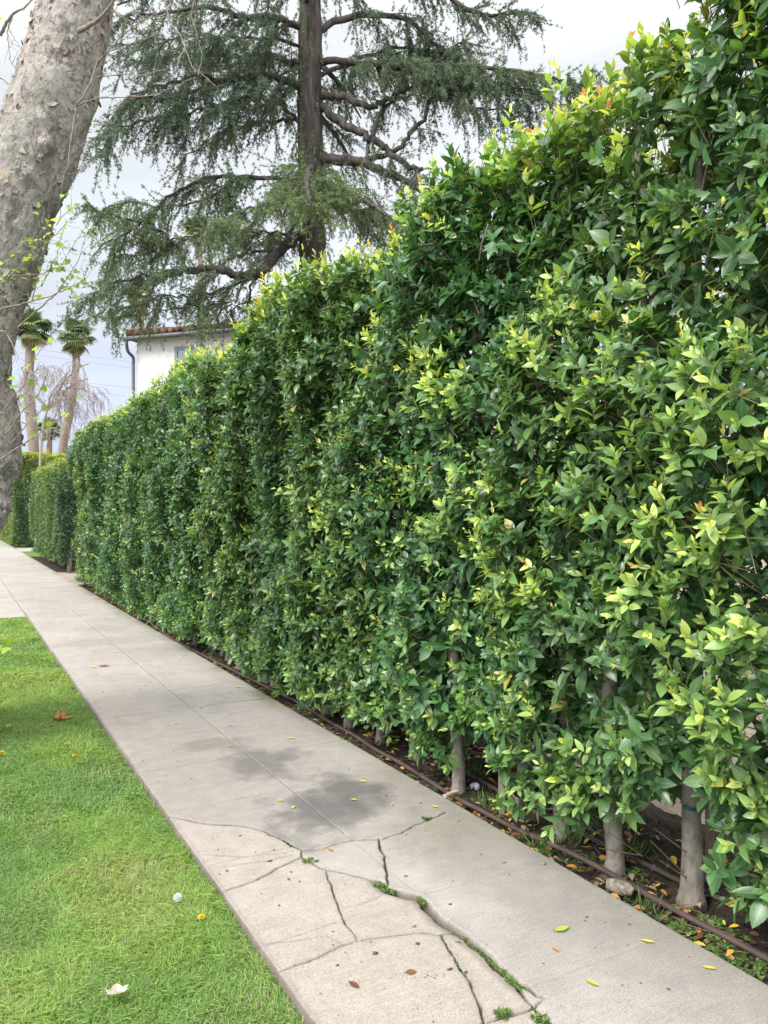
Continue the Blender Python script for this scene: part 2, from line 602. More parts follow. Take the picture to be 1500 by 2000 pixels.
# ------------------------------------------------------------------ ground sheets
PX0, PX1 = 0.96, 2.335        # sidewalk edges
JY0, JD = 4.015, 0.686        # joints
XC = 1.647
JN = JY0 + JD                 # end of the finely modelled stretch


def sheet(name, x0, x1, y0, y1, z, mat, nx=2, ny=2, amp=0.0, fs=1.0):
    X, Y = np.meshgrid(np.linspace(x0, x1, nx), np.linspace(y0, y1, ny))
    Z = z + amp * (fbm(X * fs, Y * fs, 0, 4, 3) - 0.5)
    v = np.stack([X, Y, Z], -1).reshape(-1, 3)
    i = (np.arange(ny - 1)[:, None] * nx + np.arange(nx - 1)[None]).reshape(-1)
    f = np.stack([i, i + 1, i + nx + 1, i + nx], 1)
    o = MB().add(v, f).build(name, mat, attr_name='wear')
    return tag(o, kind='structure')


sheet('ground', -400, 700, -150, 1200, -0.16, M['ground'])
sheet('lawn', -3.2, PX0 + 0.02, -1.5, 12.62, -0.042, M['lawn'], 60, 160, 0.02, 2.0)
sheet('soil_bed', PX1 - 0.02, 3.35, -1.0, 17.9, -0.045, M['soil'], 120, 1400, 0.075, 9.0)
sheet('driveway', -3.2, PX0 - 0.004, 12.62, 20.6, -0.012, M['concrete'])
sheet('driveway_dirt', PX1 + 0.004, 9.0, 17.75, 21.6, -0.02, M['dirt'], 80, 50, 0.03, 5.0)
sheet('far_bed', PX1 - 0.02, 3.6, 20.9, 29.6, -0.05, M['soil'], 30, 120, 0.05, 6.0)
sheet('far_lawn', PX1 + 0.004, 9, 29.6, 33.2, -0.02, M['lawn'])
sheet('far_driveway', PX1 + 0.004, 9, 33.4, 36.6, -0.012, M['concrete'])
sheet('far_verge', -3.2, PX0 - 0.004, 20.6, 60, -0.03, M['lawn'])
sheet('far_hedge_bed', PX1 - 0.02, 9, 37.0, 60, -0.04, M['lawn'])

# cracks, in photo pixels on the ground plane: (points, half width m, depth m)
CR = [
    ([(325, 1593), (395, 1606), (470, 1612), (512, 1620), (545, 1636), (572, 1650), (590, 1660), (628, 1658), (660, 1648), (692, 1642), (748, 1638),
      (784, 1628), (804, 1616), (840, 1600), (872, 1586)], 0.0075, 0.018),
    ([(588, 1660), (588, 1673), (628, 1694), (660, 1702), (708, 1714), (740, 1720)], 0.0045, 0.014),
    ([(740, 1720), (757, 1733), (780, 1741), (816, 1750), (844, 1776), (860, 1796), (886, 1812), (900, 1820)], 0.018, 0.04),
    ([(900, 1820), (932, 1844), (960, 1868), (988, 1896), (1020, 1920), (1048, 1944), (1063, 1950)], 0.015, 0.034),
    ([(738, 1638), (746, 1660), (752, 1688), (760, 1708), (757, 1731)], 0.007, 0.022),
    ([(428, 1741), (464, 1730), (500, 1718), (536, 1696), (560, 1686), (588, 1673)], 0.005, 0.014),
    ([(638, 1700), (648, 1724), (654, 1756), (666, 1780), (680, 1808), (698, 1834)], 0.005, 0.014),
    ([(540, 1896), (580, 1882), (632, 1862), (660, 1848), (698, 1836), (740, 1828), (780, 1823), (812, 1820), (840, 1820), (862, 1824), (886, 1816)], 0.0055, 0.015),
    ([(862, 1824), (872, 1844), (886, 1868), (904, 1896), (920, 1924), (936, 1960), (946, 1996)], 0.006, 0.018),
    ([(1010, 1924), (1028, 1952), (1044, 1968), (1056, 1984), (1072, 1996), (1090, 2030)], 0.006, 0.02),
    ([(944, 1998), (980, 1984), (1016, 1976), (1044, 1968), (1063, 1950)], 0.006, 0.018),
    ([(395, 1379), (450, 1371), (500, 1366), (535, 1362)], 0.010, 0.014),
    ([(500, 1842), (560, 1838), (640, 1826), (668, 1842)], 0.002, 0.004),
    ([(500, 1850), (600, 1820), (655, 1800)], 0.002, 0.003),
    ([(400, 1668), (470, 1672), (560, 1664)], 0.002, 0.003),
    ([(430, 1692), (520, 1680), (572, 1668)], 0.002, 0.003),
    ([(700, 1765), (730, 1756), (758, 1740)], 0.0018, 0.003),
]


def rough_line(pts, jit=0.006, step=0.02, seed=0):
    p = np.array([gnd(*q)[:2] for q in pts])
    out = []
    for a, b in zip(p[:-1], p[1:]):
        L = np.linalg.norm(b - a)
        k = max(2, int(L / step))
        t = np.linspace(0, 1, k, endpoint=False)[:, None]
        out.append(a + (b - a) * t)
    out = np.concatenate(out + [p[-1:]])
    s = np.arange(len(out)) * 1.0
    out[:, 0] += (fbm(s * 0.33, seed * 3.7, 0, 3, 5) - 0.5) * jit * 3
    out[:, 1] += (fbm(s * 0.33, seed * 3.7 + 50, 0, 3, 9) - 0.5) * jit * 3
    return out


CRACKS = [(rough_line(p, 0.007 if w > 0.003 else 0.003, 0.02, i), w, d) for i, (p, w, d) in enumerate(CR)]


def dist_poly(X, Y, poly):
    best = np.full(X.shape, 1e9)
    x0, y0 = poly.min(0) - 0.06
    x1, y1 = poly.max(0) + 0.06
    m = (X > x0) & (X < x1) & (Y > y0) & (Y < y1)
    if not m.any():
        return best
    xs, ys = X[m], Y[m]
    b = np.full(xs.shape, 1e9)
    for p, q in zip(poly[:-1], poly[1:]):
        d = q - p
        L = max(d @ d, 1e-12)
        t = np.clip(((xs - p[0]) * d[0] + (ys - p[1]) * d[1]) / L, 0, 1)
        b = np.minimum(b, np.hypot(xs - p[0] - t * d[0], ys - p[1] - t * d[1]))
    best[m] = b
    return best


def in_poly(X, Y, poly):
    ins = np.zeros(X.shape, bool)
    n = len(poly)
    for i in range(n):
        x1, y1 = poly[i]
        x2, y2 = poly[(i + 1) % n]
        c = ((y1 > Y) != (y2 > Y)) & (X < (x2 - x1) * (Y - y1) / (y2 - y1 + 1e-12) + x1)
        ins ^= c
    return ins


# region of the broken, sunken tan slab (left of the wide crack, below the top crack)
TAN = np.concatenate([CRACKS[0][0][:int(len(CRACKS[0][0]) * 0.6)], CRACKS[1][0], CRACKS[2][0], CRACKS[3][0], CRACKS[9][0],
                      np.array([[1.7, 1.0], [0.5, 1.0], [0.5, 3.7]])])


def blob(X, Y, px, py, rx, ry, rot=0.0):
    c = gnd(px, py)
    dx, dy = X - c[0], Y - c[1]
    a, b = dx * math.cos(rot) + dy * math.sin(rot), -dx * math.sin(rot) + dy * math.cos(rot)
    w = 1.5 * (fbm(X * 3.0, Y * 3.0, 0, 5, 21) - 0.5) + 0.5 * (fbm(X * 14, Y * 14, 0, 3, 22) - 0.5)
    return 1 - sstep(0.25, 1.15, np.hypot(a / rx, b / ry) + w)


def pave_surface(X, Y):
    """height and wear of the sidewalk"""
    jy = np.abs((Y - JY0 + JD / 2) % JD - JD / 2)
    faint = 0.35 + 0.65 * (Y > 3.9)
    broken = Y < 3.2
    jg = np.where(broken & (X < XC), 0.0, (1 - sstep(0.002, 0.0065, jy)) * faint)
    jc = (1 - sstep(0.002, 0.0065, np.abs(X - XC))) * np.where(Y < 3.33, 0.25 * (Y > 2.7), 1.0)
    apron = (Y > 13.2) & (Y < 20.8)
    jg = np.where(apron, jg * 0.0, jg)
    jc = np.where(apron, 0.0, jc)
    g = np.maximum(jg, jc)
    z = -0.006 * g + 0.004 * (fbm(X * 1.3, Y * 1.3, 0, 3, 2) - 0.5)
    grime = 0.85 * g
    crack = np.zeros_like(X)
    near = Y < 8
    for poly, w, d in CRACKS:
        ds = dist_poly(X, Y, poly)
        ww = w * (0.20 + 1.45 * fbm(X * 26, Y * 26, 0, 3, 31))
        pr = 1 - sstep(ww * 0.35, ww, ds)
        z = z - d * pr
        crack = np.maximum(crack, pr * min(1, w / 0.004))
        grime = np.maximum(grime, 0.22 * (1 - sstep(0, w * 4 + 0.006, ds)))
    tan = np.zeros_like(X)
    m = Y < 4.4
    t_in = np.zeros_like(X)
    t_in[m] = in_poly(X[m], Y[m], TAN)
    wide = np.minimum(dist_poly(X, Y, CRACKS[2][0]), dist_poly(X, Y, CRACKS[3][0]))
    z = z - t_in * (0.004 + 0.016 * (1 - sstep(0.0, 0.06, wide)))
    tan = t_in * (0.50 + 0.45 * fbm(X * 1.7, Y * 1.7, 0, 3, 8))
    tan = np.maximum(tan, (1 - sstep(PX0 + 0.05, PX0 + 0.65, X + 0.2 * (fbm(X * 2, Y * 2, 0, 3, 13) - 0.5))) * sstep(3.5, 4.2, Y) * (1 - sstep(5.0, 9, Y)) * 0.6)
    upper = 1 - t_in
    # dark grime patches, as they lie in the photo
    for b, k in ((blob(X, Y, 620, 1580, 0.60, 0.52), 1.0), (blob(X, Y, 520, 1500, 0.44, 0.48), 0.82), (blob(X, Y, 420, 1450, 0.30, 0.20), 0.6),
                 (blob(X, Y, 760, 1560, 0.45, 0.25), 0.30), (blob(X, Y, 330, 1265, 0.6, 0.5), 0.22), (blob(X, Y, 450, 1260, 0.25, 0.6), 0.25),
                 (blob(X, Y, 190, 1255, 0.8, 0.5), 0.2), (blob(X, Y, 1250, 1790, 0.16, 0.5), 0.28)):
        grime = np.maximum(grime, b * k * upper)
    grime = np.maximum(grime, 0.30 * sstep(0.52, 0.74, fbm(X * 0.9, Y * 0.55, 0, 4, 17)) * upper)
    edge = np.minimum(X - PX0, PX1 - X)
    algae = (1 - sstep(0.0, 0.22, PX1 - X + 0.18 * (fbm(X * 4, Y * 4, 0, 3, 19) - 0.5))) * (0.25 + 0.6 * sstep(0.45, 0.65, fbm(X, Y * 1.5, 0, 3, 23)))
    algae = np.maximum(algae, blob(X, Y, 900, 1620, 0.30, 0.35) * 0.55)
    algae = np.maximum(algae, blob(X, Y, 395, 1450, 0.22, 0.16) * 0.35)
    grime = np.maximum(grime, 0.45 * (1 - sstep(0, 0.03, edge)))
    grime = np.where(Y > 13.2, grime * 0.35, grime)
    z = z - 0.006 * (1 - sstep(0, 0.012, edge + 0.006 * fbm(X * 30, Y * 30, 0, 2, 41)))
    return z, np.stack([np.clip(grime, 0, 1), np.clip(tan, 0, 1), np.clip(crack, 0, 1), np.clip(algae, 0, 1)], -1)


pave = MB()


def pave_patch(xs, ys):
    X, Y = np.meshgrid(xs, ys)
    Z, A = pave_surface(X, Y)
    Xj = X.copy()
    ch = 0.012 * (fbm(Y[:, 0] * 14, 3.3, 0, 3, 51) - 0.5)
    Xj[:, 0] += ch
    Xj[:, -1] += 0.02 * (fbm(Y[:, 0] * 9, 9.3, 0, 3, 53) - 0.5)
    v = np.stack([Xj, Y, Z], -1)
    lo = v[:, :1].copy()
    lo[..., 2] = -0.12
    hi = v[:, -1:].copy()
    hi[..., 2] = -0.12
    v = np.concatenate([lo, v, hi], 1)
    A = np.concatenate([A[:, :1], A, A[:, -1:]], 1)
    A[:, 0, 2] = A[:, -1, 2] = 1.0
    A[:, 1, 2] = np.maximum(A[:, 1, 2], 0.35 + 0.3 * fbm(Y[:, 0] * 20, 0.7, 0, 2, 77))
    ny, nx = v.shape[:2]
    i = (np.arange(ny - 1)[:, None] * nx + np.arange(nx - 1)[None]).reshape(-1)
    pave.add(v.reshape(-1, 3), np.stack([i, i + 1, i + nx + 1, i + nx], 1), A.reshape(-1, 4))


pave_patch(np.linspace(PX0, PX1, 330), np.arange(0.95, JN + 0.001, 0.0043))
xs = np.unique(np.concatenate([np.linspace(PX0, PX1, 70), XC + np.array([-0.007, -0.003, 0, 0.003, 0.007])]))
ys = [np.arange(JN - 0.004, 9.0, 0.012), np.arange(9.0, 24, 0.05), np.arange(24, 61, 0.5)]
for k in range(1, 30):
    ys.append(JY0 + JD * k + np.array([-0.007, -0.003, 0, 0.003, 0.007]))
ys = np.unique(np.round(np.concatenate(ys), 4))
pave_patch(xs, ys[ys >= JN - 0.004])
pave_patch(np.linspace(PX0, PX1, 30), np.arange(-1.5, 0.953, 0.05))
tag(pave.build('sidewalk', M['concrete'], attr_name='wear'), kind='structure')

# ------------------------------------------------------------------ leaves
LOD = {}


def leaf_template(rows, width, fold=0.18, curl=0.22):
    """blade along +Y, unit length; three columns (edge, midrib, edge)"""
    t = np.array(rows)
    w = width * np.sin(np.pi * np.clip(t, 0, 1) ** 0.92) ** 0.85
    w = w * (1 - 0.25 * t ** 3)
    w[0] = 0.012
    w[-1] = 0.0
    v, acr = [], []
    for ti, wi in zip(t, w):
        zc = -curl * ti * ti
        for s in (-1, 0, 1):
            v.append((s * wi, ti - 0.02 * ti * ti, zc + (fold * wi * 1.6 if s else 0.0)))
            acr.append(abs(s))
    f = []
    for i in range(len(t) - 1):
        a = i * 3
        f += [[a, a + 1, a + 4, a + 3], [a + 1, a + 2, a + 5, a + 4]]
    return np.array(v), np.array(f), np.array(acr, float)


LOD['hi'] = leaf_template([0, 0.10, 0.26, 0.46, 0.66, 0.84, 1.0], 0.232, 0.15, 0.18)
LOD['mid'] = leaf_template([0, 0.18, 0.46, 0.78, 1.0], 0.245)
LOD['low'] = leaf_template([0, 0.45, 1.0], 0.25)


def add_leaves(mb, pos, dirs, nrm, size, age, rnd, tint, lod='mid', wscale=None):
    V, F, acr = LOD[lod]
    n = len(pos)
    if n == 0:
        return
    d = unit(dirs)
    nr = nrm - d * np.sum(nrm * d, 1, keepdims=True)
    nr = unit(nr)
    sd = np.cross(d, nr)
    ws = np.ones(n) if wscale is None else wscale
    P = pos[:, None] + size[:, None, None] * (V[None, :, 0:1] * (sd * ws[:, None])[:, None] + V[None, :, 1:2] * d[:, None] + V[None, :, 2:3] * nr[:, None])
    k = len(V)
    A = np.empty((n, k, 4))
    A[..., 0] = age[:, None]
    A[..., 1] = rnd[:, None]
    A[..., 2] = acr[None]
    A[..., 3] = tint[:, None]
    f = (np.arange(n) * k)[:, None, None] + F[None]
    mb.add(P.reshape(-1, 3), f.reshape(-1, F.shape[1]), A.reshape(-1, 4))


# openings in the skirt of the hedge where bare stems and stakes show: x, y, height, half width
GAPS = [(2.635, 2.13, 0.58, 0.115), (2.62, 2.27, 0.42, 0.07), (2.54, 2.46, 0.22, 0.075), (2.51, 2.52, 0.20, 0.07), (2.54, 2.87, 0.17, 0.08), (2.52, 3.23, 0.20, 0.09),
        (2.50, 3.60, 0.20, 0.09), (2.60, 4.23, 0.26, 0.08)]
for _px, _py, _h in ((902, 1528, 0.20), (981, 1578, 0.26), (1087, 1618, 0.20), (1206, 1688, 0.26), (1386, 1712, 0.56)):
    _g = gnd(_px, _py, -0.03)
    GAPS.append((_g[0], _g[1], _h, 0.075))


def sprigs(fol, twg, base, axis, L, leafsize, age, tint, nleaf, lod, droop=0.25, upn=0.35, spread=(82, 22), clear=None):
    clear = GAPS if clear is None else clear
    """shoots with leaves spiralling round them; base/axis arrays (N,3)"""
    if clear:
        ok = np.ones(len(base), bool)
        for sx_, sy_, hz_, hw_ in clear:
            ok &= ~((base[:, 0] < sx_ + 0.03) & (base[:, 2] < hz_) & (np.abs(base[:, 1] - base[:, 0] * sy_ / sx_) < hw_))
        base, axis, L, leafsize, age, tint = base[ok], axis[ok], L[ok], leafsize[ok], age[ok], tint[ok]
    N = len(base)
    if N == 0:
        return
    axis = unit(axis)
    ref = np.where(np.abs(axis[:, 2:3]) < 0.9, np.array([[0, 0, 1.0]]), np.array([[1.0, 0, 0]]))
    u = unit(np.cross(axis, ref))
    w = np.cross(axis, u)
    ph0 = rng.random(N) * 6.28
    for k in range(nleaf):
        t = k / (nleaf - 1)
        keep = rng.random(N) < 0.93
        el = np.radians(spread[0] + (spread[1] - spread[0]) * t ** 1.15 + rng.normal(0, 10, N))
        ph = ph0 + k * 2.4 + rng.normal(0, 0.25, N)
        rad = np.cos(ph)[:, None] * u + np.sin(ph)[:, None] * w
        d = np.cos(el)[:, None] * axis + np.sin(el)[:, None] * rad
        nr = np.sin(el)[:, None] * axis - np.cos(el)[:, None] * rad
        d = d + rng.normal(0, 0.12, (N, 3))
        d[:, 2] -= droop * (1 - t) * rng.random(N)
        nr = nr + np.array([0, 0, upn]) + rng.normal(0, 0.22, (N, 3))
        p = base + axis * (L * (0.18 + 0.82 * t))[:, None]
        sz = leafsize * (0.72 + 0.42 * math.sin(math.pi * min(1, t * 0.9 + 0.18)) - 0.28 * t) * (0.68 + 0.58 * rng.random(N))
        ag = np.clip(age * (0.35 + 0.75 * t) + rng.normal(0, 0.05, N), 0, 1)
        ag = np.where(age < 0.3, np.clip(age + rng.normal(0, 0.07, N), 0, 1), ag)
        rn = rng.random(N)
        add_leaves(fol, p[keep], d[keep], nr[keep], sz[keep], ag[keep], rn[keep], tint[keep], lod, 0.85 + 0.3 * rng.random(keep.sum()))
    if twg is not None:
        twg.segs(base - axis * (L * 0.5)[:, None], base + axis * (L * 0.98)[:, None], 0.0022, 0.0011)


# ------------------------------------------------------------------ the tall ficus hedge
H0, H1 = 0.55, 17.72          # along the path
hedge = empty('hedge', (2.7, 9.0, -0.03), 'tall dense glossy green hedge of ficus running along the sidewalk', 'hedge')


TOPS = np.array([(0.4, 3.70), (1.0, 3.85), (1.55, 4.00), (1.95, 3.82), (2.2, 3.50), (2.48, 3.53), (2.92, 3.47), (3.95, 3.53), (4.19, 3.33), (4.82, 3.36), (5.32, 3.43),
                 (6.1, 3.58), (7.0, 3.52), (7.25, 3.48), (7.54, 3.17), (8.6, 3.34), (10.0, 3.43), (11.1, 3.29), (13.0, 3.30), (15.4, 3.35), (17.7, 3.26)])


def hedge_top(y):
    return np.interp(y, TOPS[:, 0], TOPS[:, 1]) - 0.13 + 0.16 * (fbm(y * 2.2, 4.4, 0, 3, 61) - 0.5)


def hedge_front(y, z):
    col = (0.045 + 0.05 * sstep(4.5, 6.5, y)) * np.cos(2 * math.pi * y / 0.84 + 0.7 + 1.5 * fbm(y * 0.5, z * 0.4, 0, 2, 71))
    lump = -0.52 * (fbm(y * 1.35, z * 1.15, 0, 3, 63) - 0.5)
    rec = 0.20 * sstep(2.15, 2.6, z) * np.exp(-((y - 2.55) / 0.75) ** 2)
    rec = rec + 0.13 * np.exp(-((y - 4.75) / 0.22) ** 2) * np.exp(-((z - 2.55) / 0.30) ** 2)
    rec = rec + 0.28 * np.exp(-((y - 6.75) / 0.30) ** 2) * np.exp(-((z - 1.6) / 1.0) ** 2)
    base = 2.40 - 0.05 * sstep(0.2, 1.6, z) + 0.10 * sstep(2.6, 3.4, z)
    return base + col + lump + rec


def hedge_bottom(y):
    return 0.06 + 0.18 * fbm(y * 2.6, 1.1, 0, 2, 65) + 0.24 * np.exp(-((y - 2.0) / 0.15) ** 2) + 0.20 * np.exp(-((y - 2.36) / 0.10) ** 2) + 0.10 * np.exp(-((y - 4.2) / 0.12) ** 2) + 0.12 * np.exp(-((y - 3.05) / 0.35) ** 2) + 0.07 * np.exp(-((y - 1.2) / 0.5) ** 2)


def tint_at(y, z):
    t = 0.35 + 0.9 * (vnoise(y / 0.84, 0.0, 0, 81) - 0.5) + 0.5 * (fbm(y * 1.3, z * 0.9, 0, 2, 83) - 0.5)
    t = t + 0.55 * sstep(14.5, 17.0, y) * (1 - sstep(1.9, 2.8, z))
    return np.clip(t, 0, 1)


def young_prob(y, z):
    p = 0.14 + 0.85 * sstep(0.50, 0.68, fbm(y * 1.25 + 3.1, z * 1.25, 0, 2, 91))
    p = p * (1 - 0.75 * np.exp(-((z - 2.75) / 0.35) ** 2))
    near = np.exp(-((y - 1.9) / 0.9) ** 2) * (1 - sstep(1.7, 2.3, z))
    p = np.maximum(p, 0.62 * near)
    return np.clip(p, 0, 1)


def hedge_shell(y0, y1, lod, dens, fol, twg):
    A = (y1 - y0) * 3.4
    # front face
    n = int(A * dens)
    y = y0 + (y1 - y0) * rng.random(n)
    top, bot = hedge_top(y), hedge_bottom(y)
    z = bot + (top - bot) * rng.random(n)
    dep = np.minimum(rng.exponential(0.10, n), 0.46)
    low = 1 - sstep(0.15, 0.55, z)
    x = hedge_front(y, z) + dep + 0.02 * low
    rec_thin = rng.random(n) < 0.30 * np.exp(-((y - 2.45) / 0.55) ** 2) * sstep(2.1, 2.5, z)
    # ragged: a hole field opens some dark recesses
    hole = fbm(y * 3.1, z * 2.6, 0, 2, 67)
    keep = ~((hole < 0.29) & (dep < 0.15)) & ~rec_thin
    y, z, dep, x, low = y[keep], z[keep], dep[keep], x[keep], low[keep]
    n = len(y)
    ax = np.stack([-0.80 * np.ones(n), np.zeros(n), 0.55 + 0.3 * rng.random(n)], 1) + rng.normal(0, 0.42, (n, 3))
    ax[:, 2] += 0.55 * sstep(3.0, 3.4, z) - 0.25 * low
    yp = young_prob(y, z)
    yp = yp * (1 - 0.72 * sstep(4.2, 6.5, y) * (1 - sstep(2.9, 3.2, z)))
    age = np.where((rng.random(n) < yp * 0.75) & (dep < 0.13), 0.5 + 0.36 * rng.random(n), 0.02 + 0.32 * rng.random(n) ** 1.3)
    age = np.where(low > 0.4, np.maximum(age, 0.10 + 0.45 * rng.random(n)), age)
    tnt = tint_at(y, z)
    age = np.clip(age + 0.18 * (tnt - 0.45) * (age < 0.4), 0, 1)
    ls = 0.078 * (0.72 + 0.5 * rng.random(n)) * np.where(age > 0.5, 0.84, 1.0)
    L = 0.085 + 0.075 * rng.random(n)
    sprigs(fol, twg, np.stack([x, y, z], 1), ax, L, ls, age, tnt, 10, lod)
    # top face and its fresh yellow-green shoots
    nt = int((y1 - y0) * 0.75 * dens * 1.1)
    y = y0 + (y1 - y0) * rng.random(nt)
    x = 2.42 + 0.72 * rng.random(nt)
    z = hedge_top(y) - np.minimum(rng.exponential(0.09, nt), 0.4) - 0.10 * ((x - 2.78) / 0.36) ** 2
    ax = np.stack([0.5 * (x - 2.75), np.zeros(nt), np.ones(nt)], 1) + rng.normal(0, 0.30, (nt, 3))
    age = np.where(rng.random(nt) < 0.85, 0.60 + 0.38 * rng.random(nt), 0.1 + 0.3 * rng.random(nt))
    sprigs(fol, twg, np.stack([x, y, z], 1), ax, 0.09 + 0.08 * rng.random(nt), 0.068 * (0.85 + 0.3 * rng.random(nt)), age, tint_at(y, z), 9, lod,
           spread=(70, 15))
    ns = int((y1 - y0) * 55)
    y = y0 + (y1 - y0) * rng.random(ns)
    x = 2.40 + 0.55 * rng.random(ns)
    z = hedge_top(y) + 0.01
    ax = np.stack([rng.normal(-0.1, 0.22, ns), rng.normal(0, 0.22, ns), np.ones(ns)], 1)
    age = 0.66 + 0.26 * rng.random(ns) + 0.10 * rng.random(ns) * sstep(2.6, 3.4, y)
    sprigs(fol, twg, np.stack([x, y, z], 1), ax, 0.10 + 0.14 * rng.random(ns) ** 2, 0.060 + 0.018 * rng.random(ns), age, tint_at(y, z), 8, lod,
           spread=(55, 10))
    # leaves among the stems
    nm = int(A * dens * 0.38)
    y = y0 + (y1 - y0) * rng.random(nm)
    z = hedge_bottom(y) + 0.12 + (hedge_top(y) - 0.25 - hedge_bottom(y)) * rng.random(nm)
    x = 2.44 + 0.26 * rng.random(nm)
    thin = (rng.random(nm) < 0.75) & (np.exp(-((y - 2.45) / 0.55) ** 2) * sstep(2.1, 2.5, z) > 0.4)
    y, z, x = y[~thin], z[~thin], x[~thin]
    nm = len(y)
    ax = np.stack([-0.7 * np.ones(nm), np.zeros(nm), 0.35 * np.ones(nm)], 1) + rng.normal(0, 0.45, (nm, 3))
    sprigs(fol, None, np.stack([x, y, z], 1), ax, 0.10 + 0.07 * rng.random(nm), 0.090 + 0.01 * rng.random(nm), 0.03 + 0.25 * rng.random(nm), tint_at(y, z), 9, lod)
    # skirt of low leaves in front of the stems
    nk = int((y1 - y0) * 75)
    y = y0 + (y1 - y0) * rng.random(nk)
    z = hedge_bottom(y) * (0.6 + 0.4 * rng.random(nk)) + 0.42 * rng.random(nk)
    x = 2.43 + 0.05 * rng.normal(size=nk) + 0.10 * rng.random(nk)
    k_ = (rng.random(nk) < 0.50) | (y > 3.7)
    k_ &= ~((np.abs(y - 2.0) < 0.16) & (z < 0.52)) & ~((np.abs(y - 2.36) < 0.09) & (z < 0.30))
    x, y, z = x[k_], y[k_], z[k_]
    nk = len(x)
    ax = np.stack([-0.8 * np.ones(nk), np.zeros(nk), 0.15 * np.ones(nk)], 1) + rng.normal(0, 0.5, (nk, 3))
    sprigs(fol, twg, np.stack([x, y, z], 1), ax, 0.09 + 0.06 * rng.random(nk), 0.072 + 0.02 * rng.random(nk), 0.10 + 0.50 * rng.random(nk) ** 1.3, tint_at(y, z), 9, lod)
    # core and back
    nb = int(A * dens * 0.75)
    y = y0 + (y1 - y0) * rng.random(nb)
    z = hedge_bottom(y) + (hedge_top(y) - 0.1 - hedge_bottom(y)) * rng.random(nb)
    x = 3.20 - np.minimum(rng.exponential(0.16, nb), 0.55) + 0.2 * (fbm(y * 1.4, z * 1.2, 0, 2, 69) - 0.5)
    hole = fbm(y * 2.3, z * 2.0, 0, 2, 68)
    keep = ~((hole < 0.38) & (y < 3.4)) & ~(rng.random(nb) < 0.3 * (y < 2.7) * (z > 1.0))
    y, z, x = y[keep], z[keep], x[keep]
    nb = len(y)
    ax = np.stack([0.7 * np.ones(nb), np.zeros(nb), 0.4 * np.ones(nb)], 1) + rng.normal(0, 0.45, (nb, 3))
    sprigs(fol, None, np.stack([x, y, z], 1), ax, 0.10 + 0.07 * rng.random(nb), 0.095 * (0.85 + 0.3 * rng.random(nb)), 0.05 + 0.3 * rng.random(nb),
           tint_at(y, z), 9, 'mid' if lod == 'hi' else 'low')


fol, twg = MB(), MB()
hedge_shell(H0, 4.6, 'hi', 360, fol, twg)
hedge_shell(4.6, 9.0, 'mid', 370, fol, twg)
hedge_shell(9.0, H1, 'low', 380, fol, twg)
# far end face of the hedge
n = 900
x = 2.38 + 0.8 * rng.random(n)
z = 0.15 + 3.1 * rng.random(n)
y = H1 - np.minimum(rng.exponential(0.08, n), 0.4)
sprigs(fol, twg, np.stack([x, y, z], 1), np.stack([np.zeros(n), np.ones(n), 0.4 * np.ones(n)], 1) + rng.normal(0, 0.4, (n, 3)),
       0.10 + 0.05 * rng.random(n), 0.07 * np.ones(n), 0.1 + 0.4 * rng.random(n), tint_at(y, z), 9, 'low')

# shoots that stick out into the light, as clusters in the photo (photo pixel, face x, number, radius, age)
CL = [(845, 740, 2.30, 34, 0.13, 0.74), (900, 800, 2.30, 26, 0.12, 0.66), (1050, 745, 2.28, 24, 0.13, 0.62), (1190, 760, 2.26, 24, 0.12, 0.52),
      (745, 690, 2.34, 16, 0.12, 0.66), (390, 810, 2.34, 16, 0.20, 0.64), (660, 1040, 2.32, 14, 0.13, 0.62), (300, 990, 2.34, 14, 0.2, 0.62),
      (1320, 1070, 2.22, 16, 0.10, 0.72), (1420, 1060, 2.22, 12, 0.09, 0.72), (1290, 1190, 2.22, 12, 0.09, 0.72), (1370, 880, 2.22, 14, 0.09, 0.64),
      (1440, 760, 2.22, 10, 0.09, 0.66), (1060, 1190, 2.26, 9, 0.06, 0.82), (1360, 1330, 2.24, 14, 0.10, 0.66), (1440, 1420, 2.24, 14, 0.09, 0.64),
      (1110, 1540, 2.40, 16, 0.10, 0.58), (1280, 1640, 2.42, 12, 0.06, 0.66), (1470, 1570, 2.38, 14, 0.07, 0.68), (1415, 1735, 2.46, 5, 0.03, 0.55),
      (1190, 1650, 2.42, 7, 0.05, 0.42), (1010, 1560, 2.42, 9, 0.07, 0.52), (1480, 1250, 2.22, 10, 0.08, 0.68), (1200, 1000, 2.25, 14, 0.12, 0.55),
      (450, 1110, 2.32, 10, 0.12, 0.60), (640, 1140, 2.33, 12, 0.12, 0.55), (1100, 620, 2.40, 10, 0.08, 0.6), (1240, 640, 2.42, 10, 0.09, 0.58),
      (1120, 1000, 2.26, 12, 0.10, 0.5), (1330, 760, 2.26, 14, 0.11, 0.5), (880, 1010, 2.3, 10, 0.1, 0.6), (800, 1330, 2.34, 12, 0.1, 0.55)]
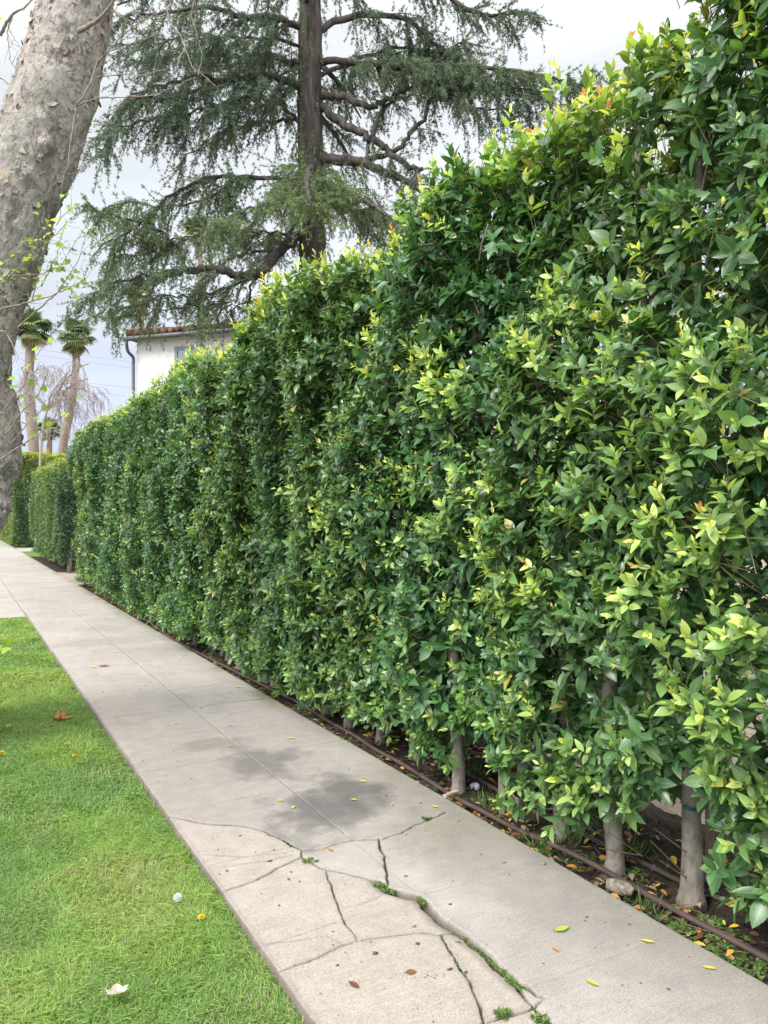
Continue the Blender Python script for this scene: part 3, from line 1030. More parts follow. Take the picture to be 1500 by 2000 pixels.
for px, py, xf, k, rad, ag in CL:
    d = xf / (_s + _c * (px - 750) / FPX)
    c = at(px, py, d)
    b = c + rng.normal(0, 1, (k, 3)) * rad * np.array([0.25, 0.75, 0.75])
    b[:, 2] = np.maximum(b[:, 2], 0.09)
    ax = np.stack([-0.7 * np.ones(k), np.zeros(k), 0.65 * np.ones(k)], 1) + rng.normal(0, 0.35, (k, 3))
    sprigs(fol, twg, b, ax, 0.08 + 0.08 * rng.random(k), 0.062 + 0.016 * rng.random(k), np.clip(ag + rng.normal(0, 0.10, k), 0.1, 0.86),
           np.full(k, 0.5), 9, 'hi' if d < 4.5 else 'mid', spread=(70, 15))
    # the shoot carrying the cluster, running back to the stems
    back = np.stack([np.full(k, 2.62), c[1] + (b[:, 1] - c[1]) * 0.3, b[:, 2] - 0.12 - 0.1 * rng.random(k)], 1)
    back[:, 2] = np.maximum(back[:, 2], 0.05)
    twg.segs(back[::4], b[::4], 0.0036, 0.0020)

fol.build('foliage', M['ficus_leaf'], hedge, attr_name='leaf')
twg.build('twigs', M['twig'], hedge)

# stems of the hedge plants: the near ones stand where the photo shows them
stems = [(2.635, 2.13, 0.043), (2.54, 2.46, 0.040), (2.60, 2.87, 0.034), (2.62, 3.23, 0.030), (2.50, 3.60, 0.036), (2.60, 4.23, 0.036),
         (2.66, 1.72, 0.040), (2.64, 1.30, 0.038), (2.62, 0.86, 0.036)]
yy = 4.66
while yy < H1 - 0.2:
    stems.append((2.60 + random.uniform(-0.05, 0.05), yy, random.uniform(0.028, 0.04)))
    yy += random.uniform(0.37, 0.47)
for i, (sx, sy, r) in enumerate(stems):
    zt = float(hedge_top(np.array(sy))) - 0.25
    zz = np.concatenate([[-0.06, -0.03, 0.0, 0.04, 0.09], np.linspace(0.16, zt, 24)])
    wx = (0.04 if i == 0 else 0.17) * (fbm(zz * 1.5, i * 7.7, 0, 3, 33) - 0.5)
    wy = (0.04 if i == 0 else 0.20) * (fbm(zz * 1.4, i * 7.7 + 40, 0, 3, 35) - 0.5)
    lean = random.uniform(-0.05, 0.05) * (i > 0)
    P = np.stack([sx + wx - wx[0] + 0.02 * zz, sy + wy - wy[0] + lean * zz, zz], 1)
    rr = r * (1 - 0.68 * (zz - zz[0]) / (zt - zz[0])) * (1 + 0.10 * (fbm(zz * 5, i * 3.3, 0, 2, 37) - 0.5))
    rr = rr * (1 + 0.45 * np.exp(-(zz + 0.06) / 0.05)) * (1 + 0.14 * (fbm(zz * 14, i * 5.1, 0, 2, 39) - 0.5))
    near = sy < 5
    tr = MB().tube(P, rr, 16 if near else 7, wob=0.11).build('trunk', M['ficus_bark'], hedge)
    for k in range(10 if near else 3):
        j = random.randrange(10, 26)
        a = random.uniform(0, 6.28)
        Lb = random.uniform(0.25, 0.55)
        d0 = np.array([math.cos(a) * 0.75, math.sin(a), 0.75])
        t = np.linspace(0, 1, 5)[:, None]
        Q = P[j] + d0 * t * Lb * 0.8 + np.array([0, 0, 0.2 * Lb]) * t * t
        Q[:, 0] = np.clip(Q[:, 0], 2.42, 3.1)
        MB().tube(Q, np.linspace(rr[j] * 0.42, 0.004, 5), 6).build('branch', M['ficus_bark'], tr)

# ------------------------------------------------------------------ clipped hedges farther down the path
def clipped_hedge(x0, x1, y0, y1, h, dens, size, label, ages, seed, bottom=0.12, stub=None):
    root = empty('clipped_hedge', ((x0 + x1) / 2, (y0 + y1) / 2, -0.05), label, 'hedge')
    f = MB()

    def put(P, N, n):
        dep = rng.exponential(0.07, n)
        P = P - N * dep[:, None]
        lump = 0.38 * (fbm(P[:, 1] * 1.4 + P[:, 0], P[:, 2] * 1.1, 0, 3, seed) - 0.5)
        P = P + N * lump[:, None]
        hol = fbm(P[:, 1] * 2.4 + P[:, 0], P[:, 2] * 2.2, P[:, 0] * 2, 3, seed + 9)
        P = P - N * (0.30 * (1 - sstep(0.30, 0.44, hol)))[:, None]
        d = N * 0.6 + np.array([0, 0, 0.5]) + rng.normal(0, 0.6, (n, 3))
        nr = N + np.array([0, 0, 0.5]) + rng.normal(0, 0.55, (n, 3))
        ag = np.clip(ages[0] + (ages[1] - ages[0]) * (0.7 * fbm(P[:, 1] * 0.9 + 5, P[:, 2] * 0.9, P[:, 0], 3, seed + 4) + 0.45 * rng.random(n))
                     + 0.35 * sstep(h - 0.35, h, P[:, 2]) - 0.35 * (1 - sstep(0.0, 1.6, P[:, 1] - y0)) * (1 - sstep(h * 0.6, h * 0.85, P[:, 2])), 0, 1)  # top leaves coloured lighter, imitating light that falls from above
        add_leaves(f, P, d, nr, size * (0.7 + 0.6 * rng.random(n)), ag, rng.random(n), np.clip(0.4 + 0.2 * rng.normal(size=n), 0, 1), 'low')

    def area(a, b, c, nx):
        n = int(a * b * dens)
        return n, rng.random(n) * a, rng.random(n) * b
    n, a, b = area(y1 - y0, h - bottom, 0, 0)
    put(np.stack([np.full(n, x0), y0 + a, bottom + b], 1), np.array([[-1.0, 0, 0]]).repeat(n, 0), n)
    n, a, b = area(x1 - x0, h - bottom, 0, 0)
    put(np.stack([x0 + a, np.full(n, y0), bottom + b], 1), np.array([[0, -1.0, 0]]).repeat(n, 0), n)
    n, a, b = area(x1 - x0, y1 - y0, 0, 0)
    put(np.stack([x0 + a, y0 + b, np.full(n, h)], 1), np.array([[0, 0, 1.0]]).repeat(n, 0), n)
    n, a, b = area(y1 - y0, h - bottom, 0, 0)
    n //= 2
    put(np.stack([np.full(n, x1), y0 + a[:n], bottom + b[:n]], 1), np.array([[1.0, 0, 0]]).repeat(n, 0), n)
    f.build('foliage', M['privet_leaf'], root, attr_name='leaf')
    for (sx, sy, r) in stub or []:
        zz = np.linspace(-0.06, h - 0.5, 9)
        P = np.stack([sx + 0.05 * np.sin(zz * 2 + sx * 9), sy + 0.05 * np.cos(zz * 1.7 + sy), zz], 1)
        MB().tube(P, np.linspace(r, r * 0.5, 9), 8).build('trunk', M['ficus_bark'], root)
    return root


clipped_hedge(2.40, 3.65, 21.15, 29.3, 2.84, 1300, 0.085, 'mid green clipped hedge past the dirt driveway with short stems at its near end', (0.0, 0.75), 101, 0.2,
              [(2.66, 21.3, 0.06), (3.30, 21.5, 0.06)] + [(2.9, 22.4 + 0.8 * k, 0.05) for k in range(8)])
clipped_hedge(2.42, 5.2, 38.0, 52, 4.15, 800, 0.12, 'far tall hedge with bright yellow green top behind the plane trunk', (0.25, 1.0), 121, 0.05,
              [(3.0, 38.6 + 1.5 * k, 0.07) for k in range(8)])

# ------------------------------------------------------------------ grass
gr = MB()


def grass_patch(x0, x1, y0, y1, dens, hgt, wid):
    n = int((x1 - x0) * (y1 - y0) * dens)
    x = x0 + (x1 - x0) * rng.random(n)
    y = y0 + (y1 - y0) * rng.random(n)
    # keep what a bystander near the camera could see
    fx = x * _c - y * _s
    fz = x * _s + y * _c
    k = (fz > 0.5) & (np.abs(fx) < 0.85 * fz + 0.6)
    x, y = x[k], y[k]
    bald = fbm(x * 2.6, y * 2.6, 0, 3, 203)
    k = ~((bald < 0.33) & (rng.random(len(x)) < 0.5))
    k &= x < PX0 - 0.020 + 0.055 * (fbm(y * 7, 0.0, 0, 3, 207) - 0.30) * (rng.random(len(x)) < 0.7)
    x, y, bald = x[k], y[k], bald[k]
    n = len(x)
    patch = fbm(x * 1.5, y * 1.5, 0, 3, 205)
    lush = sstep(0.45, 0.65, patch)
    h = hgt * (0.45 + 0.9 * rng.random(n) + 0.6 * (rng.random(n) < 0.06)) * (0.75 + 0.6 * lush)
    a = rng.random(n) * 6.28
    comb = fbm(x * 4, y * 4, 0, 2, 209) * 12
    a = np.where(rng.random(n) < 0.5, comb, a)
    tl = 0.35 + 0.85 * rng.random(n)
    D = np.stack([np.cos(a) * tl, np.sin(a) * tl, np.ones(n)], 1)
    D = unit(D)
    age = np.clip(0.16 + 0.62 * (patch - 0.22) + 0.30 * rng.random(n) + 0.16 * lush, 0, 0.82)
    dry = rng.random(n) < 0.09 + 0.22 * (1 - sstep(0.28, 0.46, bald))
    age = np.where(dry, 0.84 + 0.16 * rng.random(n), age)
    sd = unit(np.stack([-np.sin(a), np.cos(a), np.zeros(n)], 1) + rng.normal(0, 0.3, (n, 3)))
    w = wid * (0.7 + 0.6 * rng.random(n))
    b = np.stack([x, y, np.full(n, -0.040)], 1)
    m = b + D * (h * 0.55)[:, None]
    tip = b + unit(D + np.stack([np.cos(a) * 0.6, np.sin(a) * 0.6, -0.25 * np.ones(n)], 1)) * h[:, None]
    V = np.stack([b - sd * w[:, None] * 0.5, b + sd * w[:, None] * 0.5, m - sd * w[:, None] * 0.42, m + sd * w[:, None] * 0.42, tip], 1)
    A = np.empty((n, 5, 4))
    A[..., 0] = age[:, None]
    A[..., 1] = rng.random(n)[:, None]
    A[..., 2] = 0.5
    A[..., 3] = np.clip(patch, 0, 1)[:, None]
    base = (np.arange(n) * 5)[:, None]
    nv = gr.n
    gr.add(V.reshape(-1, 3), base + np.array([[0, 1, 3, 2]]), A.reshape(-1, 4))
    gr.f.append(base + np.array([[2, 3, 4]]) + nv)


grass_patch(-1.2, PX0, 0.6, 4.2, 42000, 0.037, 0.0027)
grass_patch(-1.6, PX0, 4.2, 7.5, 16000, 0.044, 0.0042)
grass_patch(-1.6, PX0, 7.5, 12.6, 5500, 0.052, 0.008)
tag(gr.build('grass', M['grass'], smooth=False, attr_name='leaf'), 'short bright green lawn grass beside the sidewalk', 'grass', kind='stuff')

# ------------------------------------------------------------------ small weeds (nobody could count them)
wd = MB()


def weed_tufts(P, size, k, up=0.8, lod='low'):
    n = len(P)
    for j in range(k):
        a = rng.random(n) * 6.28
        d = np.stack([np.cos(a), np.sin(a), up * (0.3 + rng.random(n))], 1)
        nr = np.stack([-np.cos(a) * 0.5, -np.sin(a) * 0.5, np.ones(n)], 1)
        add_leaves(wd, P + rng.normal(0, 0.006, (n, 3)) * np.array([1, 1, 0]), d, nr, size * (0.6 + 0.8 * rng.random(n)), rng.random(n), rng.random(n),
                   0.5 * np.ones(n), lod)


def along(poly, n, lo=0.0, hi=1.0, jit=0.008, z=-0.012):
    t = lo + (hi - lo) * rng.random(n)
    i = t * (len(poly) - 1.001)
    k = i.astype(int)
    f = (i - k)[:, None]
    p = poly[k] * (1 - f) + poly[k + 1] * f + rng.normal(0, jit, (n, 2))
    return np.concatenate([p, np.full((n, 1), z)], 1)


weed_tufts(along(CRACKS[0][0], 90, 0.42, 0.62), 0.017, 5)
weed_tufts(along(CRACKS[0][0], 40, 0.02, 0.42), 0.012, 4)
weed_tufts(along(CRACKS[0][0], 24, 0.86, 1.0, 0.012), 0.013, 5)
weed_tufts(along(CRACKS[2][0], 60, 0.02, 0.20), 0.015, 5)
weed_tufts(along(CRACKS[2][0], 26, 0.40, 0.48), 0.012, 5)
weed_tufts(along(CRACKS[3][0], 70, 0.0, 0.98, 0.008, -0.020), 0.012, 5)
weed_tufts(along(CRACKS[3][0], 75, 0.52, 0.96, 0.008, -0.016), 0.014, 6)
weed_tufts(along(CRACKS[8][0], 50, 0.0, 0.45, 0.004), 0.012, 5)
weed_tufts(along(CRACKS[7][0], 14, 0.7, 1.0, 0.006), 0.011, 4)
weed_tufts(along(CRACKS[9][0], 60, 0.3, 1.0, 0.012), 0.015, 6)
weed_tufts(along(CRACKS[5][0], 12, 0.0, 0.3, 0.006), 0.012, 4)
for px, py, k in ((832, 1600, 8), (602, 1684, 6), (985, 1980, 8), (1050, 1990, 10)):
    g = gnd(px, py)
    weed_tufts(np.stack([g[0] + rng.normal(0, 0.012, k), g[1] + rng.normal(0, 0.012, k), np.zeros(k)], 1), 0.018, 6)
# weeds in the soil bed beside the slab
n = 420
yb = 0.9 + 16 * rng.random(n) ** 1.6
cl = fbm(yb * 2.2, 0.4, 0, 2, 301)
keep = cl > 0.44
yb = yb[keep]
xb = PX1 + 0.03 + 0.22 * rng.random(len(yb)) ** 1.5
weed_tufts(np.stack([xb, yb, np.full(len(yb), -0.03)], 1), 0.022, 8, 0.5)
for px, py, k, s in ((1100, 1795, 0, 0), (1260, 1790, 16, 0.022), (1330, 1800, 26, 0.022), (1400, 1800, 26, 0.024), (1300, 1825, 22, 0.02), (1430, 1855, 20, 0.02),
                     (1480, 1880, 18, 0.022), (1180, 1735, 14, 0.02), (1060, 1650, 10, 0.02), (1150, 1670, 14, 0.02), (1230, 1690, 16, 0.022)):
    if not k:
        continue
    g = gnd(px, py)
    weed_tufts(np.stack([g[0] + rng.normal(0, 0.035, k), g[1] + rng.normal(0, 0.05, k), np.full(k, -0.03)], 1), s, 8, 0.6)
# grassy tufts round the stakes
for px, py, k in ((955, 1560, 60), (1105, 1620, 70), (1230, 1650, 50), (930, 1500, 60), (1060, 1640, 40), (1270, 1760, 30)):
    g = gnd(px, py)
    P = np.stack([g[0] + rng.normal(0, 0.03, k), g[1] + rng.normal(0, 0.04, k), np.full(k, -0.04)], 1)
    a = rng.random(k) * 6.28
    d = np.stack([np.cos(a) * 1.0, np.sin(a) * 1.0, 0.4 + rng.random(k)], 1)
    add_leaves(wd, P, d, np.stack([np.cos(a), np.sin(a), np.full(k, -0.3)], 1), 0.04 + 0.06 * rng.random(k), 0.1 + 0.6 * rng.random(k), rng.random(k), 0.5 * np.ones(k), 'mid',
               0.09 * np.ones(k))
tag(wd.build('weeds', M['weed'], attr_name='leaf'), 'tiny green weeds in the pavement cracks and the soil strip', 'weeds', kind='stuff')

# litter in the soil strip
lt = MB()
n = 1900
y = 0.9 + 17 * rng.random(n) ** 1.4
x = PX1 + 0.02 + 0.75 * rng.random(n) ** 1.3
a = rng.random(n) * 6.28
d = np.stack([np.cos(a), np.sin(a), rng.normal(0, 0.12, n)], 1)
ag = rng.choice([0.12, 0.38, 0.55, 0.68, 0.8, 0.88, 0.92, 0.95], n, p=[0.05, 0.13, 0.14, 0.16, 0.22, 0.14, 0.1, 0.06])
add_leaves(lt, np.stack([x, y, -0.030 + 0.012 * rng.random(n)], 1), d, np.stack([rng.normal(0, 0.4, n), rng.normal(0, 0.4, n), np.ones(n)], 1),
           0.022 + 0.042 * rng.random(n), ag, rng.random(n), 0.5 * np.ones(n), 'mid', 0.7 + 0.4 * rng.random(n))
# small twiglets
n = 260
y = 0.9 + 10 * rng.random(n) ** 1.3
x = PX1 + 0.02 + 0.6 * rng.random(n)
a = rng.random(n) * 6.28
p0 = np.stack([x, y, -0.028 + 0.01 * rng.random(n)], 1)
lt.segs(p0, p0 + np.stack([np.cos(a), np.sin(a), 0.1 * rng.normal(size=n)], 1) * (0.03 + 0.12 * rng.random(n))[:, None], 0.0018, 0.0012,
        np.array([0.9, 0.4, 0.5, 0.5]))
tag(lt.build('leaf_litter', M['fallen'], attr_name='leaf'), 'dry brown and yellow leaf litter on the dark soil strip', 'leaf litter', kind='stuff')

# crumbs of soil and grit
gt = MB()
ico = np.array([[1, 0, 0], [-1, 0, 0], [0, 1, 0], [0, -1, 0], [0, 0, 1], [0, 0, -1]], float)
icf = np.array([[0, 2, 4], [2, 1, 4], [1, 3, 4], [3, 0, 4], [2, 0, 5], [1, 2, 5], [3, 1, 5], [0, 3, 5]])
n = 5200
y = 0.8 + 9 * rng.random(n) ** 1.5
x = PX1 + 0.005 + 0.85 * rng.random(n)
s = 0.003 + 0.009 * rng.random(n) ** 3
V = np.stack([x, y, -0.04 + 0.02 * rng.random(n)], 1)[:, None] + ico[None] * (s[:, None] * (0.6 + 0.8 * rng.random((n, 6))))[..., None]
gt.add(V.reshape(-1, 3), ((np.arange(n) * 6)[:, None, None] + icf).reshape(-1, 3))
tag(gt.build('soil_crumbs', M['soil'], smooth=False), 'loose dark soil crumbs in the hedge bed', 'soil', kind='stuff')

# ------------------------------------------------------------------ the plane tree at the left, leaning over the lawn strip
TD = 5.3
prof = [(1500, -40, 200), (1476, -60, 180), (1440, -70, 168), (1380, -72, 160), (1300, -66, 152), (1150, -40, 142), (1060, -14, 136), (1017, 0, 131), (985, 13, 126),
        (952, 29, 121), (920, 37, 118), (890, 41, 114), (855, 46, 106), (806, 41, 94), (760, 27, 85), (700, 25, 80), (640, 36, 78), (600, 46, 77), (500, 78, 76),
        (400, 110, 77), (300, 150, 78), (200, 181, 76), (100, 205, 74), (0, 222, 72), (-150, 250, 70), (-350, 285, 69), (-520, 310, 74)]
pyv = np.array([p[0] for p in prof], float)
cxv = np.array([p[1] - p[2] for p in prof], float)
rdv = np.array([p[2] for p in prof], float) * 0.97
NR = 520
ys_ = np.linspace(pyv[0], pyv[-1], NR)
cx_ = np.interp(-ys_, -pyv, cxv)
rd_ = np.interp(-ys_, -pyv, rdv)
ker = np.ones(9) / 9
cx_ = np.convolve(np.pad(cx_, 4, mode='edge'), ker, 'valid')
rd_ = np.convolve(np.pad(rd_, 4, mode='edge'), ker, 'valid')
CT = np.array([at(cx_[i], ys_[i], TD) for i in range(NR)])
RT = rd_ / FPX * TD * np.interp(ys_, [300, 620, 1100], [0.97, 0.90, 0.92])
ROOT = np.array([CT[0][0], CT[0][1], -0.06])
plane = empty('plane_tree', ROOT, 'leaning plane tree with mottled peeling grey bark at the left edge of the lawn', 'tree')


def gauss(P, px, py, rad, amp, dz=0.2):
    q = at(px, py, TD - dz)
    return amp * np.exp(-np.sum((P - q) ** 2, -1) / rad ** 2)


NSEG = 210
tt = unit(np.gradient(CT, axis=0))
uu = unit(np.cross(tt, np.array([0.3, 1.0, 0.0])))
ww = np.cross(tt, uu)
an = np.linspace(0, 2 * math.pi, NSEG, endpoint=False)
Nrm = np.cos(an)[None, :, None] * uu[:, None] + np.sin(an)[None, :, None] * ww[:, None]
P0 = CT[:, None] + Nrm * RT[:, None, None]
x, y, z = P0[..., 0], P0[..., 1], P0[..., 2]
rough = sstep(2.15, 1.75, z)          # the old rough bark near the foot
big = 0.045 * (fbm(x * 3, y * 3, z * 1.6, 3, 401) - 0.5)
f1 = fbm(x * 9, y * 9, z * 5, 4, 403)
plates = np.floor(f1 * 9 + 0.5 * fbm(x * 40, y * 40, z * 25, 2, 405)) / 9
fl = fbm(x * 26, y * 26, z * 15, 3, 407)
smoothzone = gauss(P0, 100, 170, 0.16, 1.0) + gauss(P0, 60, 330, 0.14, 0.5) + gauss(P0, 5, 790, 0.2, 0.8)
smoothzone = np.clip(smoothzone, 0, 1)
disp = big + (0.046 * (plates - 0.5) + 0.014 * (np.abs(fl - 0.5) * 2)) * (1 - 0.85 * smoothzone)
ridge = np.abs(fbm(x * 11, y * 11, z * 13, 4, 411) - 0.5) * 2
disp = disp + rough * (0.07 * (ridge - 0.3) + 0.03 * (fbm(x * 30, y * 30, z * 30, 2, 413) - 0.5) + 0.022 * np.sin(z * 16 + 5 * fbm(x * 3, y * 3, z * 2, 2, 415)))
for k in ((88, 235, 0.045, 0.05), (92, 285, 0.05, 0.055), (70, 222, 0.03, 0.03), (100, 165, 0.12, 0.035), (178, 20, 0.03, 0.04), (60, 345, 0.04, 0.03),
          (30, 706, 0.05, 0.035), (75, 360, 0.035, 0.03)):
    disp = disp + gauss(P0, *k)
hole = gauss(P0, 24, 806, 0.035, 1.0) + gauss(P0, 28, 830, 0.03, 0.8)
scar = np.clip(hole + gauss(P0, 30, 845, 0.035, 0.9) + gauss(P0, 26, 820, 0.045, 0.5), 0, 1)
disp = disp - 0.045 * np.clip(hole, 0, 1)
red = gauss(P0, 78, 440, 0.075, 1.25)
red = np.clip(red + 0.8 * (fbm(x * 30, y * 30, z * 22, 3, 417) - 0.5), 0, 1) * (red > 0.28)
red = sstep(0.45, 0.6, red)
Pt = P0 + Nrm * disp[..., None]
attr = np.stack([plates, np.clip(rough, 0, 1), red, scar], -1)
i = np.arange(NR - 1)[:, None] * NSEG
j = np.arange(NSEG)[None]
j2 = (j + 1) % NSEG
F = np.stack([i + j, i + j2, i + NSEG + j2, i + NSEG + j], -1).reshape(-1, 4)


def plane_bark():
    t = NT('mottled_plane_bark')
    a = t.n('ShaderNodeAttribute', attribute_name='bark')
    sp = t.n('ShaderNodeSeparateColor')
    t.l(a.outputs['Color'], sp.inputs[0])
    v = t.tc((1, 1, 0.6))
    n1 = t.noise(7, 5, 0.6, v, 0.6)
    n2 = t.noise(38, 6, 0.7, v, 0.8)
    n3 = t.noise(3.2, 3, 0.5, v)
    n4 = t.noise(120, 3, 0.7, v)
    plate = t.ramp(sp.outputs[0], [(0.30, (0.205, 0.175, 0.150)), (0.42, (0.36, 0.315, 0.265)), (0.5, (0.285, 0.265, 0.235)), (0.58, (0.37, 0.335, 0.29)),
                                   (0.72, (0.30, 0.26, 0.23))], 'CONSTANT')
    c = t.mixc(t.math('MULTIPLY', n1, 0.40), plate, (0.33, 0.315, 0.285))
    c = t.mixc(t.ramp(n3, [(0.5, (0, 0, 0)), (0.66, (0.55, 0.55, 0.55))]), c, (0.235, 0.245, 0.190))
    n5 = t.noise(2.1, 4, 0.6, v, 1.0)
    c = t.mixc(t.ramp(n5, [(0.60, (0, 0, 0)), (0.66, (0.7, 0.7, 0.7))]), c, (0.43, 0.345, 0.235))
    c = t.mixc(0.85, c, t.ramp(n2, [(0.30, (0.38, 0.35, 0.34)), (0.43, (0.92, 0.91, 0.90)), (0.62, (1.15, 1.14, 1.13))]), 'MULTIPLY')
    c = t.mixc(0.4, c, t.ramp(n4, [(0.3, (0.7, 0.7, 0.7)), (0.7, (1.2, 1.2, 1.2))]), 'MULTIPLY')
    n6 = t.noise(8.5, 9, 0.72, v, 1.2)
    n7 = t.noise(5.0, 3, 0.6, v)
    ln_ = t.math('LESS_THAN', t.math('ABSOLUTE', t.math('SUBTRACT', n6, 0.5)), 0.016)
    ln_ = t.math('MULTIPLY', ln_, t.ramp(n7, [(0.46, (0, 0, 0)), (0.56, (0.85, 0.85, 0.85))]))
    c = t.mixc(ln_, c, (0.085, 0.070, 0.066))  # thin dark lines painted in as the shadows of lifted flakes
    c = t.mixc(t.ramp(n6, [(0.56, (0, 0, 0)), (0.60, (0.45, 0.45, 0.45))]), c, (0.43, 0.39, 0.345))
    c = t.mixc(1.0, c, (1.12, 1.12, 1.18), 'MULTIPLY')
    ro = t.ramp(n2, [(0.34, (0.12, 0.105, 0.100)), (0.44, (0.42, 0.392, 0.375)), (0.64, (0.62, 0.580, 0.560))])
    c = t.mixc(sp.outputs[1], c, ro)
    c = t.mixc(sp.outputs[2], c, (0.105, 0.035, 0.022))
    c = t.mixc(a.outputs['Alpha'], c, t.ramp(n2, [(0.35, (0.12, 0.04, 0.018)), (0.55, (0.38, 0.24, 0.12)), (0.7, (0.46, 0.36, 0.22))]))
    h = t.math('ADD', n2, t.math('MULTIPLY', n4, 0.3))
    return t.done(t.bsdf(c, 0.88, 0.18, t.bump(t.math('ADD', h, t.math('MULTIPLY', n6, 1.4)), 1.0, 0.018)))


M['plane_bark'] = plane_bark()
ptrunk = MB().add(Pt.reshape(-1, 3), F, attr.reshape(-1, 4)).build('trunk', M['plane_bark'], plane, attr_name='bark')

# curled flakes of loose bark
fk = MB()
n = 3200
ri = rng.integers(30, NR - 5, n)
si = rng.integers(0, NSEG, n)
base = Pt[ri, si]
nr = Nrm[ri, si]
ta = tt[ri]
sd = np.cross(nr, ta)
ang = rng.normal(0, 0.7, n)
d1 = unit(ta * np.cos(ang)[:, None] + sd * np.sin(ang)[:, None]) * np.where(rng.random(n) < 0.75, -1, 1)[:, None]
s1 = np.cross(d1, nr)
L = 0.012 + 0.035 * rng.random(n) ** 1.8
W = L * (0.5 + 0.9 * rng.random(n))
lift = L * (0.12 + 0.5 * rng.random(n) ** 2)
rows = []
for t in (0.0, 0.5, 1.0):
    c = base + d1 * (L * t)[:, None] + nr * (0.001 + lift * t * t)[:, None]
    wv = W * (1 - 0.35 * t)
    j1 = (rng.random(n) - 0.5) * L * 0.7
    rows += [c - s1 * (wv * 0.5)[:, None] + d1 * j1[:, None], c + nr * 0.001, c + s1 * (wv * 0.5)[:, None] - d1 * j1[:, None]]
V = np.stack(rows, 1)
q = np.array([[0, 1, 4, 3], [1, 2, 5, 4], [3, 4, 7, 6], [4, 5, 8, 7]])
A = np.zeros((n, 9, 4))
A[..., 0] = (0.25 + 0.5 * rng.random(n))[:, None]
A[..., 1] = rough[ri, si][:, None]
fk.add(V.reshape(-1, 3), ((np.arange(n) * 9)[:, None, None] + q).reshape(-1, 4), A.reshape(-1, 4))
fk.build('bark_flakes', M['plane_bark'], ptrunk, attr_name='bark')

# palmate leaf
_pa = [(0, 0), (0.16, 0.02), (0.34, 0.12), (0.50, 0.05), (0.40, 0.26), (0.56, 0.48), (0.30, 0.46), (0.20, 0.66), (0, 1.0)]
_o = _pa + [(-a, b) for a, b in _pa[-2:0:-1]]
LOD['plane'] = (np.array([(0, 0.38, -0.02)] + [(a, b, 0.10 * abs(a) - 0.12 * b * b) for a, b in _o]),
                np.array([[0, 1 + k, 1 + (k + 1) % len(_o)] for k in range(len(_o))]), np.full(len(_o) + 1, 0.5))
TW = [  # (polyline in photo pixels, depth, radius at the root)
    ([(152, 62), (172, 52), (190, 40), (205, 25), (220, 5), (240, -30)], 5.05, 0.017),
    ([(150, 208), (170, 198), (190, 192), (235, 190), (300, 186), (345, 168), (380, 150)], 5.05, 0.0055),
    ([(150, 206), (168, 180), (178, 158), (190, 120), (215, 100), (262, 82), (300, 70)], 5.05, 0.0075),
    ([(188, 132), (200, 112), (245, 62), (300, 28), (330, 20)], 5.1, 0.005),
    ([(190, 150), (240, 144), (280, 148), (330, 132), (350, 110)], 5.1, 0.0045),
    ([(320, -20), (330, 40), (352, 70), (362, 95), (350, 112), (345, 140)], 5.2, 0.006),
    ([(330, 40), (300, 42), (275, 62), (268, 45)], 5.2, 0.0035),
    ([(362, 95), (375, 130), (400, 150), (425, 172)], 5.2, 0.0035),
    ([(250, -20), (262, 20), (300, 60), (308, 105), (302, 125)], 5.2, 0.0045),
    ([(215, 20), (260, 45), (310, 30), (350, 40), (390, 20)], 5.2, 0.004),
    ([(385, -20), (372, 30), (385, 70), (395, 110), (388, 150)], 5.25, 0.004),
    ([(148, 212), (142, 250), (136, 290), (132, 330), (100, 370), (78, 395)], 5.0, 0.004),
    ([(170, 95), (192, 80), (196, 60), (180, 15), (172, -20)], 5.05, 0.004),
    ([(0, 70), (12, 45), (26, 25), (48, 15), (72, -8)], 5.2, 0.012),
    ([(26, 25), (14, 60), (18, 95), (20, 120), (40, 148)], 5.2, 0.005),
    ([(18, 60), (35, 85), (52, 115), (62, 122)], 5.2, 0.003),
    ([(-30, 145), (5, 155), (32, 172)], 5.2, 0.006),
    ([(-20, 190), (0, 220), (14, 236)], 5.2, 0.007),
    ([(-25, 660), (0, 604), (35, 596), (60, 588), (95, 580), (130, 565), (166, 545)], 5.0, 0.007),
    ([(-20, 575), (10, 545), (40, 520), (70, 495), (100, 465), (128, 440)], 4.95, 0.006),
    ([(0, 520), (20, 508), (50, 470), (85, 470), (120, 480), (150, 500)], 4.95, 0.004),
    ([(35, 640), (60, 618), (90, 590), (112, 572), (130, 545), (150, 515), (165, 470)], 5.0, 0.006),
    ([(62, 590), (70, 555), (82, 520), (92, 470), (95, 420)], 5.0, 0.004),
    ([(80, 560), (100, 520), (112, 500), (118, 470), (130, 430)], 5.0, 0.004),
    ([(20, 540), (80, 535), (120, 520), (148, 470), (170, 440)], 5.0, 0.004),
    ([(112, 572), (128, 560), (150, 558), (168, 546)], 5.0, 0.0028),
    ([(-15, 650), (10, 645), (28, 680), (30, 700), (22, 712)], 5.0, 0.005),
    ([(-15, 830), (20, 782), (45, 755), (60, 712), (92, 664)], 4.9, 0.0045),
    ([(10, 850), (42, 805), (72, 775), (88, 745), (95, 715)], 4.9, 0.0045),
    ([(20, 870), (60, 820), (95, 790), (118, 757), (125, 740)], 4.9, 0.004),
    ([(-10, 905), (45, 868), (100, 830), (132, 806), (146, 780)], 4.9, 0.005),
    ([(110, 440), (128, 415), (150, 400)], 5.0, 0.0025), ([(140, 300), (165, 280), (200, 262), (215, 235)], 5.05, 0.003),
    ([(130, 340), (160, 335), (180, 310)], 5.05, 0.0025),
    ([(-30, 1240), (-5, 1250), (8, 1262)], 4.2, 0.004),
]
tw, lf = MB(), MB()
twp = []
